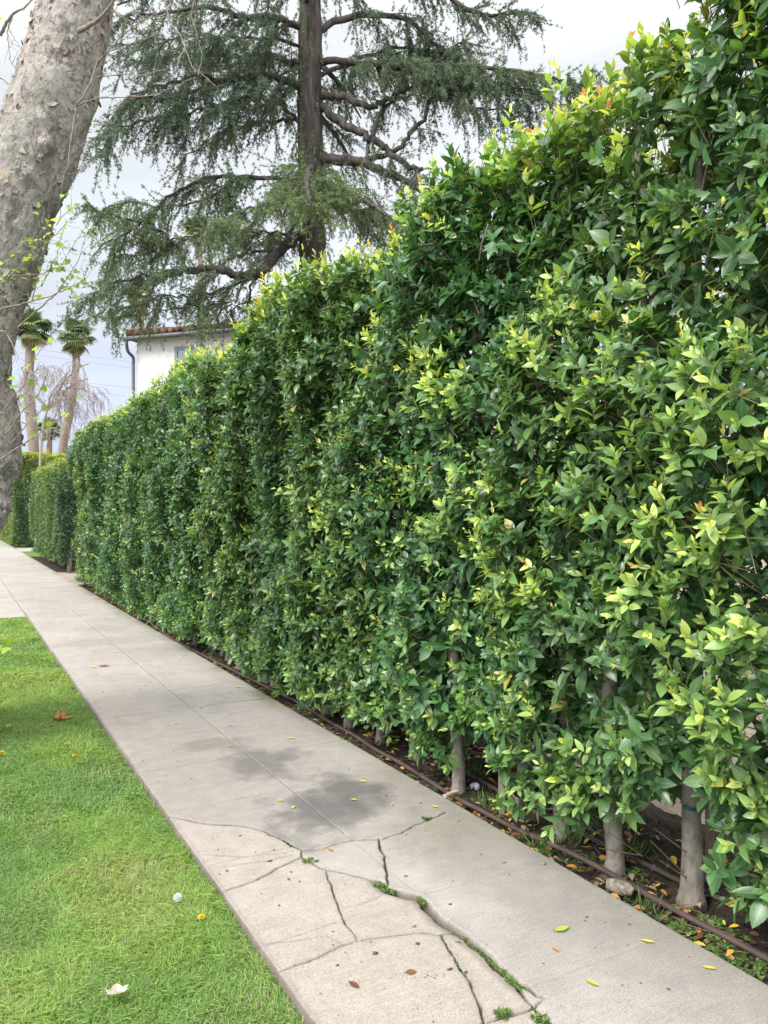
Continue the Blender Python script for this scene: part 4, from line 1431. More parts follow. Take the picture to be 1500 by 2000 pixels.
for pts, d, r in TW:
    p = np.array(pts, float)
    # smooth, slightly knotty line with real depth to it
    t = np.linspace(0, len(p) - 1, len(p) * 4)
    i0 = np.minimum(t.astype(int), len(p) - 2)
    f = (t - i0)[:, None]
    ff = f
    q = p[i0] * (1 - ff) + p[i0 + 1] * ff
    sgn = random.uniform(-0.35, 0.15)
    Q = np.array([at(a + random.uniform(-1.2, 1.2), b + random.uniform(-1.2, 1.2), d + sgn * k / len(q)) for k, (a, b) in enumerate(q)])
    MB().tube(Q, np.linspace(r, max(0.0012, r * 0.3), len(Q)), 7).build('branch', M['plane_twig'], plane)
    twp.append(Q)
    for k in range(3, len(Q), 3):          # side twiglets
        if r < 0.011 and random.random() < 0.75:
            dv = unit(Q[k] - Q[k - 1]) + rng.normal(0, 0.7, 3)
            e = Q[k] + unit(dv) * random.uniform(0.05, 0.20)
            tw.tube(np.array([Q[k], (Q[k] + e) / 2 + rng.normal(0, 0.008, 3), e]), [0.0016, 0.0013, 0.0009], 4)
            twp.append(np.array([Q[k], e]))
tw.build('twigs', M['plane_twig'], plane)
lp = [(56, 713, 17), (66, 744, 18), (32, 755, 20), (30, 728, 18), (77, 772, 18), (80, 795, 17), (54, 809, 17), (103, 825, 22), (124, 807, 17), (61, 818, 18),
      (52, 830, 18), (58, 846, 16), (93, 664, 15), (69, 678, 15), (86, 583, 17), (77, 575, 14), (155, 560, 11), (143, 592, 11), (22, 745, 15), (46, 772, 15),
      (92, 757, 15), (115, 812, 14), (98, 800, 13), (70, 836, 14), (45, 795, 15), (148, 778, 10), (30, 738, 16), (48, 820, 16), (85, 835, 12), (66, 700, 9),
      (36, 445, 13), (55, 465, 13), (72, 462, 12), (40, 470, 10), (115, 480, 13), (95, 500, 13), (135, 515, 15), (142, 535, 14), (118, 545, 14), (112, 525, 12),
      (130, 500, 12), (150, 530, 14), (128, 540, 13), (30, 528, 10), (44, 575, 10), (8, 578, 11), (14, 688, 12), (10, 535, 9), (105, 510, 12),
      (0, 1232, 24), (6, 1250, 26), (-6, 1258, 24), (14, 1264, 18), (42, 20, 10), (30, 38, 10), (5, 38, 11), (22, 48, 8), (50, 55, 7),
      (258, 18, 8), (240, 82, 9), (262, 148, 9), (280, 32, 8), (188, 230, 9), (350, 30, 7), (310, 45, 7), (215, 10, 9)]
LP = np.array([at(a, b, 4.98 if b < 1200 else 4.2) for a, b, s in lp])
LS = np.array([s for a, b, s in lp]) / FPX * 5.0 * 0.92
pk = np.concatenate([q[len(q) // 3::3] for q, (pts, d, r) in zip(twp, TW) if pts[0][1] > 250] if False else [twp[0][:1]])
ex = np.concatenate([q[1:] for q in twp if q[0][2] < at(0, 400, 5)[2] and q[0][2] > at(0, 620, 5)[2]])
ex = ex[rng.random(len(ex)) < 0.9]
LP = np.concatenate([LP, ex + rng.normal(0, 0.012, ex.shape)])
LS = np.concatenate([LS * 1.15, 0.016 + 0.030 * rng.random(len(ex))])
n = len(LP)
a = rng.random(n) * 6.28
d = np.stack([np.cos(a), np.sin(a), rng.normal(-0.1, 0.5, n)], 1)
nr = np.array([0, 0, 1.0]) - 0.8 * FWD * 1.0 + rng.normal(0, 0.5, (n, 3))
add_leaves(lf, LP, d, nr, LS, rng.random(n), rng.random(n), np.full(n, 0.5), 'plane')
lf.build('young_leaves', M['plane_leaf'], plane, attr_name='leaf')
# the limbs the trunk divides into above the picture
for k, (a, l) in enumerate(((0.4, 3.2), (2.3, 3.0), (4.3, 2.8))):
    s0 = CT[-1] - np.array([0, 0, 0.25])
    t = np.linspace(0, 1, 10)[:, None]
    Q = s0 + np.array([math.cos(a), math.sin(a), 0]) * t * l * 0.6 + np.array([0, 0, 1.0]) * (t * l)
    MB().tube(Q, np.linspace(0.17, 0.06, 10), 14).build('limb', M['plane_bark'], plane, attr_name='bark')

# ------------------------------------------------------------------ the cedar behind the hedge
CD = 18.0
zt = np.linspace(-0.15, 17.5, 40)
cxs = np.interp(zt, [0, 4, 6.5, 9, 11, 13.5, 17.5], [618, 615, 613, 608, 605, 606, 612])
TR = np.array([FWD * CD + RGT * ((c - 750) / FPX * CD) + np.array([0, 0, z_]) for c, z_ in zip(cxs, zt)])
cedar = empty('cedar_tree', (TR[0][0], TR[0][1], -0.15), 'big dark cedar with drooping needle sprays behind the tall hedge', 'tree')
seg = 40
rr = np.interp(zt, [0, 0.8, 5, 9, 13, 17.5], [0.48, 0.38, 0.335, 0.30, 0.26, 0.15])
tmb = MB()
zz = np.linspace(-0.15, 17.4, 300)
cc = np.stack([np.interp(zz, zt, TR[:, k]) for k in range(3)], 1)
ra = np.interp(zz, zt, rr)
an = np.linspace(0, 2 * math.pi, seg, endpoint=False)
AA, ZZ = np.meshgrid(an, zz)
dp = 0.07 * (fbm(np.cos(AA) * 5, np.sin(AA) * 5, ZZ * 1.1, 3, 501) - 0.5) + 0.055 * (np.abs(fbm(np.cos(AA) * 7, np.sin(AA) * 7, ZZ * 1.8, 3, 503) - 0.5) * 2 - 0.2)
V = cc[:, None] + np.stack([np.cos(AA), np.sin(AA), 0 * AA], -1) * (ra[:, None] + dp)[..., None]
i = np.arange(len(zz) - 1)[:, None] * seg
j = np.arange(seg)[None]
ctrunk = tmb.add(V.reshape(-1, 3), np.stack([i + j, i + (j + 1) % seg, i + seg + (j + 1) % seg, i + seg + j], -1).reshape(-1, 4)).build('trunk', M['cedar_bark'], cedar)

needles, cedtw = MB(), MB()
HANG = {'p0': [], 'p1': [], 'c': []}


def smooth_poly(P, k=6):
    P = np.asarray(P, float)
    out = []
    for i in range(len(P) - 1):
        a, b, c, d = P[max(i - 1, 0)], P[i], P[i + 1], P[min(i + 2, len(P) - 1)]
        for t in np.linspace(0, 1, k, endpoint=False):
            out.append(0.5 * ((2 * b) + (-a + c) * t + (2 * a - 5 * b + 4 * c - d) * t * t + (-a + 3 * b - 3 * c + d) * t ** 3))
    out.append(P[-1])
    return np.array(out)


def limb_foliage(Q, start, per_m, slen, hang, light):
    """secondary boughs and hanging needle twigs along a limb"""
    L = np.sum(np.linalg.norm(np.diff(Q, axis=0), axis=1))
    n = int(L * (1 - start) * per_m * 1.0)
    for s in range(n):
        t = start + (1 - start) * random.random()
        f = t * (len(Q) - 1.001)
        k = int(f)
        p = Q[k] * (1 - (f - k)) + Q[k + 1] * (f - k)
        tg = unit(Q[k + 1] - Q[k])
        side = np.cross(tg, [0, 0, 1.0])
        side = side / max(np.linalg.norm(side), 1e-6) * random.choice((-1, 1))
        d = unit(tg * random.uniform(0.2, 1.0) + side * random.uniform(0.2, 1.0) + np.array([0, 0, random.uniform(-0.45, 0.30)]))
        ln = slen * random.uniform(0.4, 1.15) * (1.1 - 0.45 * t)
        tt_ = np.linspace(0, 1, 6)
        S = p + d * (tt_ * ln)[:, None] - np.array([0, 0, 1.0]) * (0.42 * ln * tt_ ** 2)[:, None] + rng.normal(0, 0.02, (6, 3)) * tt_[:, None]
        cedtw.segs(S[:-1], S[1:], np.linspace(0.014, 0.006, 5), np.linspace(0.012, 0.005, 5))
        m = int(ln * 12) + 3
        for h in range(m):
            u = (h + random.random()) / m * 4.999
            k2 = int(u)
            b = S[k2] * (1 - (u - k2)) + S[k2 + 1] * (u - k2)
            hd = unit(np.array([0, 0, -1.0]) * random.uniform(0.2, 1.2) + d * random.uniform(0.1, 0.9) + rng.normal(0, 0.35, 3))
            hl = hang * random.uniform(0.35, 1.25) * (1.7 if random.random() < 0.18 else 1.0)
            HANG['p0'].append(b)
            HANG['p1'].append(b + hd * hl)
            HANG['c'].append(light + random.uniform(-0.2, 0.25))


def limb(pts, r0, r1, dep, start=0.15, per_m=5.5, slen=0.9, hang=0.42, light=0.3):
    """pts in photo pixels; dep = depth of each point from the trunk's distance (negative = towards the path)"""
    P = [at(a, b, CD + q) for (a, b), q in zip(pts, dep)]
    Q = smooth_poly(P)
    Q[1:] += rng.normal(0, 0.025, Q[1:].shape)
    MB().tube(Q, np.linspace(r0, r1, len(Q)) * (0.72 if pts[-1][0] < 600 and r0 < 0.124 or r0 > 0.128 and pts[-1][0] < 300 else 1.0), 9, wob=0.14).build('limb', M['cedar_bark'], cedar)
    if per_m:
        limb_foliage(Q, start, per_m, slen, hang, light)
    return Q


# limbs seen in the photo
limb([(622, 205), (660, 235), (700, 258), (735, 275), (762, 300), (800, 325), (826, 331)], 0.105, 0.05, [0, -.3, -.5, -.7, -.8, -.9, -1], 0.4, 4.5, 0.7, 0.4)
limb([(622, 312), (665, 312), (705, 316), (742, 330), (790, 352), (840, 380)], 0.135, 0.06, [0, -.3, -.5, -.6, -.8, -1.2], 0.45, 3.5, 0.9, 0.4, 0.4)
limb([(700, 314), (745, 308), (785, 285), (820, 240), (850, 180), (880, 150)], 0.07, 0.03, [-.5, -.5, -.6, -.8, -1, -1.2], 0.35, 5.0, 0.9, 0.42)
limb([(622, 190), (660, 184), (690, 196), (728, 208), (765, 190), (800, 172), (850, 160)], 0.095, 0.04, [0, -.2, -.4, -.5, -.5, -.6, -.8], 0.45, 5.0, 0.8, 0.40)
limb([(710, 256), (718, 285), (716, 308)], 0.05, 0.04, [-.5, -.5, -.5], 0, 0)
limb([(725, 270), (745, 220), (775, 195), (805, 185)], 0.05, 0.025, [-.7, -.5, -.3, -.2], 0.3, 4.0)
limb([(620, 120), (700, 120), (790, 132), (880, 128), (970, 135), (1060, 150), (1150, 168)], 0.085, 0.016, [0, -.6, -1.0, -1.4, -1.8, -2.2, -2.6], 0.16, 17.0, 0.80, 0.42, 0.35)
limb([(790, 132), (860, 160), (930, 175), (1000, 170), (1090, 190)], 0.06, 0.015, [-1, -1.2, -1.4, -1.6, -1.8], 0.1, 13.0, 0.75, 0.42, 0.3)
limb([(618, 60), (700, 30), (790, 40), (850, 85), (905, 120)], 0.09, 0.02, [0, .4, .6, .6, .4], 0.2, 12.0, 0.85, 0.5, 0.15)
limb([(618, -40), (720, -70), (820, -40), (900, 10), (960, 30), (1020, 22)], 0.12, 0.02, [0, .1, .1, -.1, -.3, -.5], 0.3, 9.0, 0.8, 0.5, 0.2)
limb([(600, 178), (560, 160), (520, 146), (480, 152), (430, 158), (380, 150), (320, 165), (255, 186)], 0.13, 0.03, [0, -.3, -.6, -.8, -1, -1.1, -1.2, -1.3], 0.12, 9.0, 0.95, 0.50, 0.1)
limb([(600, 130), (550, 115), (500, 105), (440, 110), (370, 105), (300, 118), (240, 125)], 0.12, 0.03, [0, .3, .6, .9, 1.1, 1.3, 1.5], 0.12, 9.0, 0.95, 0.50, 0.1)
limb([(430, 158), (380, 175), (335, 190), (285, 190), (230, 215)], 0.06, 0.02, [-1, -1.3, -1.5, -1.6, -1.8], 0.1, 8.0, 0.85, 0.55, 0.1)
limb([(602, 60), (540, 40), (470, 30), (400, 15), (320, 25), (240, 40)], 0.12, 0.03, [0, -.3, -.6, -.8, -1, -1.2], 0.12, 9.0, 0.9, 0.5, 0.15)
limb([(604, 0), (540, -20), (460, -40), (380, -30), (300, -20), (230, 10)], 0.12, 0.03, [0, .2, .4, .6, .8, 1], 0.12, 8.0, 0.9, 0.5, 0.15)
limb([(606, 450), (570, 472), (545, 492), (525, 515), (505, 535), (470, 538), (420, 528), (365, 528), (318, 535)], 0.125, 0.075, [0, -.3, -.5, -.7, -.8, -.9, -1, -1.1, -1.2], 0.55, 6.0, 0.95, 0.5, 0.5)
limb([(318, 535), (270, 540), (220, 560), (178, 585)], 0.06, 0.012, [-1.2, -1.4, -1.6, -1.8], 0.0, 9.0, 0.85, 0.45, 0.5)
limb([(545, 490), (500, 492), (465, 500), (440, 510)], 0.045, 0.03, [-.5, -.4, -.4, -.4], 0.5, 4.0)
limb([(505, 535), (490, 560), (487, 585), (460, 598), (440, 615)], 0.045, 0.015, [-.8, -.8, -.9, -1, -1.1], 0.3, 6.0, 0.6, 0.4, 0.4)
limb([(505, 540), (520, 560), (535, 580)], 0.05, 0.02, [-.8, -1, -1.2], 0.3, 6.0, 0.6)
limb([(365, 525), (352, 490), (330, 465), (280, 435), (230, 425), (175, 405)], 0.055, 0.012, [-1.1, -1.1, -1.3, -1.5, -1.7, -2], 0.15, 9.0, 0.9, 0.45, 0.55)
limb([(600, 345), (540, 350), (470, 345), (400, 350), (330, 385), (270, 440), (210, 470)], 0.085, 0.02, [0, -.4, -.8, -1.1, -1.3, -1.5, -1.7], 0.22, 8.0, 0.95, 0.5, 0.5)
limb([(600, 240), (540, 235), (480, 245), (430, 265), (370, 300), (330, 340)], 0.06, 0.012, [0, .4, .8, 1.1, 1.3, 1.4], 0.2, 5.5, 0.9, 0.55, 0.15)
limb([(600, 380), (560, 390), (520, 400), (470, 415), (410, 445)], 0.07, 0.02, [0, -.8, -1.5, -2.1, -2.6], 0.15, 8.0, 0.9, 0.5, 0.6)
limb([(610, 330), (605, 335), (600, 350), (600, 375), (605, 400)], 0.10, 0.03, [0, -.8, -1.6, -2.3, -2.8], 0.15, 13.0, 1.0, 0.55, 0.7)
limb([(625, 360), (665, 370), (700, 385), (740, 410), (790, 440)], 0.08, 0.02, [0, -.7, -1.3, -1.7, -2.0], 0.15, 10.0, 0.95, 0.5, 0.7)
limb([(625, 400), (680, 410), (740, 420), (800, 425), (860, 400)], 0.08, 0.02, [0, .3, .6, .9, 1.1], 0.2, 8.0, 0.9, 0.5, 0.4)
limb([(840, 380), (880, 370), (930, 345), (975, 330)], 0.05, 0.012, [-1.2, -1.3, -1.4, -1.5], 0.0, 7.0, 0.7, 0.4, 0.5)
limb([(600, 250), (540, 200), (470, 190), (390, 215), (320, 225), (250, 245), (205, 265)], 0.06, 0.014, [0, -.5, -1.1, -1.5, -1.9, -2.2, -2.4], 0.15, 8.5, 0.95, 0.65, 0.2)
limb([(600, 90), (540, 80), (470, 75), (390, 70), (310, 75), (235, 90)], 0.06, 0.014, [0, -.6, -1.2, -1.6, -2.0, -2.3], 0.1, 8.0, 0.95, 0.65, 0.15)
limb([(602, 470), (540, 455), (460, 450), (380, 460), (300, 480), (220, 515)], 0.055, 0.012, [0, .4, .8, 1.0, 1.2, 1.3], 0.12, 8.0, 0.95, 0.6, 0.55)
limb([(505, 540), (450, 560), (390, 575), (320, 580), (250, 600), (200, 610)], 0.045, 0.010, [-.8, -.6, -.4, -.3, -.2, 0], 0.1, 8.5, 0.85, 0.5, 0.5)
limb([(470, 345), (420, 380), (370, 400), (300, 400), (250, 395), (200, 410)], 0.045, 0.010, [-.8, -.2, 0, .2, .4, .5], 0.1, 7.0, 0.85, 0.5, 0.5)
limb([(622, 150), (690, 120), (770, 95), (840, 100), (900, 85)], 0.06, 0.015, [0, .6, 1.0, 1.3, 1.5], 0.15, 12.0, 0.9, 0.6, 0.2)
limb([(850, 165), (900, 205), (960, 215), (1020, 205)], 0.035, 0.010, [-1.2, -1.5, -1.7, -1.9], 0.1, 8.0, 0.7, 0.45, 0.3)
limb([(450, 590), (400, 598), (350, 603), (300, 608), (250, 618)], 0.030, 0.010, [-1.0, -1.1, -1.2, -1.3, -1.4], 0.0, 4.5, 0.6, 0.4, 0.5)
limb([(450, 595), (420, 615), (390, 630), (360, 640)], 0.028, 0.010, [-1.0, -1.4, -1.8, -2.1], 0.0, 4.0, 0.5, 0.4, 0.5)
# limbs running away from the path and up beyond the picture
for k in range(16):
    z0 = 6.0 + 0.62 * k + random.uniform(-0.2, 0.2)
    a = 2.4 * k + 0.5
    dv = FWD * (0.6 + 0.7 * abs(math.sin(a))) * (1 if z0 < 12.8 else math.sin(a)) + RGT * math.cos(a) * 0.55
    p0 = np.array([np.interp(z0, zt, TR[:, 0]), np.interp(z0, zt, TR[:, 1]), z0])
    ln = 3.6 * (1 - 0.03 * k)
    Q = smooth_poly([p0 + dv * ln * t + np.array([0, 0, 0.5 * ln * (0.5 * t - 0.6 * t * t)]) for t in np.linspace(0, 1, 5)])
    MB().tube(Q, np.linspace(0.09, 0.02, len(Q)), 7).build('limb', M['cedar_bark'], cedar)
    limb_foliage(Q, 0.2, 4.2 if z0 < 12.8 else 6, 0.9, 0.5, 0.1)
# short hanging sprays on the trunk itself
for k in range(70):
    z0 = random.uniform(9.2, 14.2)
    p0 = np.array([np.interp(z0, zt, TR[:, 0]), np.interp(z0, zt, TR[:, 1]), z0])
    a = random.uniform(0, 6.28)
    o = np.array([math.cos(a), math.sin(a), 0])
    HANG['p0'].append(p0 + o * 0.32)
    HANG['p1'].append(p0 + o * random.uniform(0.4, 0.6) - np.array([0, 0, random.uniform(0.3, 0.9)]))
    HANG['c'].append(0.6)

hp0, hp1, hc = np.array(HANG['p0']), np.array(HANG['p1']), np.array(HANG['c'])
cedtw.segs(hp0, hp1, 0.0042, 0.0022)
cedtw.build('twigs', M['cedar_bark'], cedar)
ln = np.linalg.norm(hp1 - hp0, axis=1)
cnt = np.maximum(2, (ln / 0.032).astype(int))
idx = np.repeat(np.arange(len(hp0)), cnt)
t = rng.random(len(idx))
B = hp0[idx] * (1 - t)[:, None] + hp1[idx] * t[:, None] + rng.normal(0, 0.014, (len(idx), 3))
hd = unit(hp1 - hp0)[idx]
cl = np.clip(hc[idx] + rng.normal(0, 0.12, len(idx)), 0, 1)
for k in range(5):
    n = len(B)
    d = unit(rng.normal(0, 1, (n, 3)) + hd * 0.5)
    s = unit(np.cross(d, rng.normal(0, 1, (n, 3))))
    l_ = 0.036 + 0.040 * rng.random(n)
    w_ = 0.0058 + 0.0035 * rng.random(n)
    V = np.stack([B - s * w_[:, None], B + s * w_[:, None], B + d * l_[:, None]], 1)
    A = np.empty((n, 3, 4))
    A[..., 0] = cl[:, None]
    A[..., 1] = rng.random(n)[:, None]
    A[..., 2] = 0.5
    A[..., 3] = 0.5
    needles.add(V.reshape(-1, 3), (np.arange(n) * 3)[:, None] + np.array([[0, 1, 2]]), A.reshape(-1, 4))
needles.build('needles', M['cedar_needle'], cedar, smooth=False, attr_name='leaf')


# ------------------------------------------------------------------ fan palms far behind
def palm(label, d, crown, rad, pts, wpx, mat, seed, group='fan palms behind the hedges'):
    """crown (px, py) and radius in photo pixels, pts = trunk line in photo pixels from the crown down"""
    r = np.random.default_rng(seed)
    sc = d / FPX
    P = [at(a, b, d) for a, b in pts]
    # carry the trunk on down to the ground
    lo, up = P[-1], P[-2]
    k = (lo[2] + 0.15) / max(up[2] - lo[2], 0.1)
    foot = lo + (lo - up) * k * 0.4
    foot[2] = -0.2
    P.append(foot)
    P = np.array(P)[::-1]
    root = empty('palm_tree', (P[0][0], P[0][1], -0.16), label, 'palm tree', group)
    Q = smooth_poly(P, 10)
    rt = wpx * sc * 0.5
    MB().tube(Q, np.linspace(rt * 1.15, rt * 0.85, len(Q)), 14, wob=0.16).build('trunk', mat, root)
    c = at(*crown, d)
    R0 = rad * sc
    m = MB()
    for f in range(46):
        a = r.random() * 6.28
        el = math.radians(r.uniform(-62, 82))
        dv = np.array([math.cos(a) * math.cos(el), math.sin(a) * math.cos(el), math.sin(el)])
        pl = R0 * 0.42
        hub = c + dv * pl - np.array([0, 0, 0.12 * pl])
        m.segs([c - np.array([0, 0, R0 * 0.15])], [hub], 0.022, 0.014, np.array([0.5, 0.5, 0.5, 0.5]))
        s = np.cross(dv, [0, 0, 1.0])
        s = s / max(np.linalg.norm(s), 1e-6)
        upv = np.cross(s, dv)
        nl = 17
        th = np.linspace(-1.75, 1.75, nl)
        ll = R0 * (0.66 - 0.10 * np.abs(th)) * r.uniform(0.85, 1.1)
        D = np.cos(th)[:, None] * dv + np.sin(th)[:, None] * s + upv * (0.10 * np.cos(th * 2))[:, None]
        b = hub[None] + 0 * D
        mid = b + D * (ll * 0.55)[:, None]
        tip = mid + unit(D + np.array([0, 0, -0.9])) * (ll * 0.45)[:, None]
        ws = np.cross(D, upv) * (R0 * 0.045)
        V = np.stack([b, mid - ws, mid + ws, tip], 1)
        A = np.empty((nl, 4, 4))
        ag = np.clip((0.75 if el < -0.45 else 0.35) + r.normal(0, 0.2), 0, 1)
        A[..., 0] = ag
        A[..., 1] = r.random()
        A[..., 2] = 0.5
        A[..., 3] = 0.5
        m.add(V.reshape(-1, 3), ((np.arange(nl) * 4)[:, None, None] + np.array([[0, 1, 2], [1, 3, 2]])).reshape(-1, 3), A.reshape(-1, 4))
    m.build('crown', M['palm_leaf'], root, smooth=False, attr_name='leaf')


palm('tall fan palm with a slanting trunk and full green crown left of the white house', 40, (151, 655), 44, [(151, 662), (148, 720), (140, 790), (122, 880)], 15, M['palm_bark'], 1)
palm('tall fan palm with a thick straight trunk half behind the plane tree', 38, (64, 640), 46, [(62, 655), (57, 720), (58, 790), (66, 880)], 19, M['palm_bark'], 2)
palm('small low fan palm with a red brown trunk between two tall palms', 55, (97, 838), 30, [(97, 842), (97, 868), (96, 885)], 10, M['palm_bark_red'], 3)
palm('fan palm with thin orange brown trunk rising just behind the tiled roof corner', 46, (272, 570), 34, [(275, 575), (277, 610), (278, 650)], 8, M['palm_bark_red'], 4)
palm('fan palm hidden in the cedar sprays above the house', 48, (388, 448), 36, [(388, 455), (390, 500), (392, 560)], 10, M['palm_bark'], 5)

# bare weeping tree in front of the palms
bare = empty('bare_tree', at(70, 1000, 33) * np.array([1, 1, 0]) - np.array([0, 0, 0.16]), 'leafless pale tree with drooping tangled branches before the palms', 'tree')
r = np.random.default_rng(77)
tk, bb = MB(), MB()
t0 = np.array(bare.location)
main = smooth_poly([t0, t0 + np.array([0.1, 0, 2.0]), at(82, 850, 33), at(92, 800, 33)], 8)
tk.tube(main, np.linspace(0.07, 0.05, len(main)), 10).build('trunk', M['bare_bark'], bare)
p0s, p1s, r0s, r1s = [], [], [], []


def weep(p, d, ln, rad, lev):
    n = 7
    for k in range(n):
        q = p + d * ln / n
        p0s.append(p); p1s.append(q); r0s.append(rad * (1 - 0.5 * k / n)); r1s.append(rad * (1 - 0.5 * (k + 1) / n))
        p = q
        d = unit(d + r.normal(0, 0.16, 3) + np.array([0, 0, -0.10 - 0.07 * lev]))
        if lev < 4 and k >= 1 and r.random() < (0.74 if lev < 3 else 0.5):
            d2 = unit(d + r.normal(0, 0.6, 3) + np.array([0, 0, 0.15]))
            weep(p, d2, ln * r.uniform(0.45, 0.8), rad * 0.5, lev + 1)


for tgt in ((165, 725, -0.5), (140, 735, 0.6), (110, 730, 0.0), (60, 740, 0.4), (180, 750, 0.3), (40, 740, -0.4)):
    e = at(tgt[0], tgt[1], 33 + tgt[2])
    dv = e - main[-1]
    L = np.linalg.norm(dv)
    weep(main[-1], unit(dv + np.array([0, 0, 0.12 * L])), L * 1.25, 0.05, 0)
bb.segs(np.array(p0s), np.array(p1s), np.array(r0s).clip(0.008), np.array(r1s).clip(0.007))
bb.build('branches', M['bare_bark'], bare)

# pale young tree far behind
ft = empty('small_tree', at(76, 1000, 58) * np.array([1, 1, 0]) - np.array([0, 0, 0.16]), 'small pale green tree between the palm trunks', 'tree')
b0 = np.array(ft.location)
MB().tube(np.array([b0, b0 + np.array([0.1, 0, 3.0]), b0 + np.array([0.0, 0.1, 5.8])]), [0.12, 0.09, 0.03], 8).build('trunk', M['bare_bark'], ft)
n = 2600
o = unit(rng.normal(0, 1, (n, 3))) * (rng.random(n) ** 0.5)[:, None] * np.array([1.7, 1.7, 1.5])
m = MB()
add_leaves(m, b0 + np.array([0, 0, 5.2]) + o, rng.normal(0, 1, (n, 3)), rng.normal(0, 1, (n, 3)) + np.array([0, 0, 0.8]), 0.10 + 0.08 * rng.random(n),
           0.5 + 0.5 * rng.random(n), rng.random(n), np.full(n, 0.5), 'low')
m.build('crown', M['plane_leaf'], ft, attr_name='leaf')

# ------------------------------------------------------------------ the white house
HU = RGT * 0.949 - FWD * 0.315        # along the wall seen, to the right
HN = -RGT * 0.315 - FWD * 0.949       # out of that wall
UPV = np.array([0, 0, 1.0])
HD = 22.0
HC = FWD * HD + RGT * ((268 - 750) / FPX * HD)
EZ = CAM_H + (1000 - 662) / FPX * HD  # top of the wall
house = empty('house', HC + HU * 5 - HN * 4 + UPV * -0.16, 'white stucco house with clay tile roof behind the hedge', 'house')


def hp(u, n, z):
    return HC + HU * u + HN * n + UPV * z


def hbox(mb, u0, u1, n0, n1, z0, z1):
    p = [hp(u, n, z) for z in (z0, z1) for n in (n0, n1) for u in (u0, u1)]
    mb.add(p, [[0, 2, 3, 1], [4, 5, 7, 6], [0, 1, 5, 4], [2, 6, 7, 3], [0, 4, 6, 2], [1, 3, 7, 5]])
    return mb


def wall_u(px):
    """place along the wall under photo column px"""
    k = (px - 750) / FPX
    lat0 = (268 - 750) / FPX * HD
    return (k * HD - lat0) / (0.949 + 0.315 * k)


wl = MB()
hbox(wl, 0, 12, -8.0, 0, -0.2, EZ)
w0, w1 = wall_u(342), wall_u(398)
wl.build('wall', M['stucco'], house, smooth=False)
wz1 = CAM_H + (1000 - 678) / FPX * (HD - 0.315 * w0)
wz0 = wz1 - 1.35
wf = MB()
fw = 0.085
hbox(wf, w0, w0 + fw, -0.05, 0.035, wz0, wz1)
hbox(wf, w1 - fw, w1, -0.05, 0.035, wz0, wz1)
hbox(wf, w0 + fw, w1 - fw, -0.05, 0.033, wz1 - fw, wz1)
hbox(wf, w0 + fw, w1 - fw, -0.05, 0.033, wz0, wz0 + fw)
mu = (w0 + w1) / 2
hbox(wf, mu - 0.03, mu + 0.03, -0.05, 0.030, wz0 + fw, wz1 - fw)
hbox(wf, w0 + fw, mu - 0.03, -0.05, 0.026, (wz0 + wz1) / 2 - 0.02, (wz0 + wz1) / 2 + 0.02)
hbox(wf, mu + 0.03, w1 - fw, -0.05, 0.026, (wz0 + wz1) / 2 - 0.02, (wz0 + wz1) / 2 + 0.02)
window = wf.build('window', M['window_paint'], house, smooth=False)
hbox(MB(), w0 + 0.02, w1 - 0.02, -0.02, 0.008, wz0 + 0.02, wz1 - 0.02).build('pane', M['glass'], window, smooth=False)
hbox(MB(), w0 - 0.06, w1 + 0.06, 0.0, 0.09, wz0 - 0.07, wz0 - 0.002).build('sill', M['stucco'], window, smooth=False)
# hip roof of barrel tiles
OV, RUN, SL = 0.22, 4.22, math.tan(R(12.5))
rf = MB()
ez = EZ + 0.05
e = [(-OV, OV), (12 + OV, OV), (12 + OV, -8 - OV), (-OV, -8 - OV)]
Pv = [hp(u, n, ez) for u, n in e] + [hp(-OV + RUN, -4, ez + RUN * SL), hp(12 + OV - RUN, -4, ez + RUN * SL)] + [hp(u, n, ez - 0.09) for u, n in e]
rf.add(Pv, [[0, 1, 5, 4], [2, 3, 4, 5], [6, 9, 8, 7], [0, 6, 7, 1], [1, 7, 8, 2], [2, 8, 9, 3], [3, 9, 6, 0]])
rf.add(Pv, [[3, 0, 4], [1, 2, 5]])
sp = 0.235


def barrel(a, b, r=0.085):
    k = max(2, int(np.linalg.norm(b - a) / 0.38))
    for q in range(k):
        p, s = a + (b - a) * q / k, a + (b - a) * (q + 1.12) / k
        rf.tube(np.array([p, s]) + UPV * (0.015 + 0.004 * ((q * 7) % 3)) + rng.normal(0, 0.004, (2, 3)), [r * 1.06, r * 0.90], 10, cap=True)


for k in range(int((12 + 2 * OV) / sp)):
    u = -OV + sp * (k + 0.5)
    run = min(RUN, u + OV, 12 + OV - u)
    if run > 0.15:
        barrel(hp(u, OV + 0.07, ez + 0.03), hp(u, OV - run, ez + 0.03 + run * SL))
for k in range(int((8 + 2 * OV) / sp)):
    n_ = OV - sp * (k + 0.5)
    run = min(RUN, OV - n_, n_ + 8 + OV)
    if run > 0.15:
        barrel(hp(-OV - 0.07, n_, ez + 0.03), hp(-OV + run, n_, ez + 0.03 + run * SL))
barrel(hp(-OV, OV, ez + 0.08), hp(-OV + RUN, -4, ez + 0.10 + RUN * SL), 0.10)
rf.build('roof', M['clay'], house)
gm = MB()
gm.tube(np.array([hp(u, OV + 0.065, ez - 0.10) for u in np.linspace(-OV - 0.02, 12 + OV, 30)]), 0.068, 10)
gutter = gm.build('gutter', M['gutter'], house)
dm = MB()
du = wall_u(264.5) - 0.03
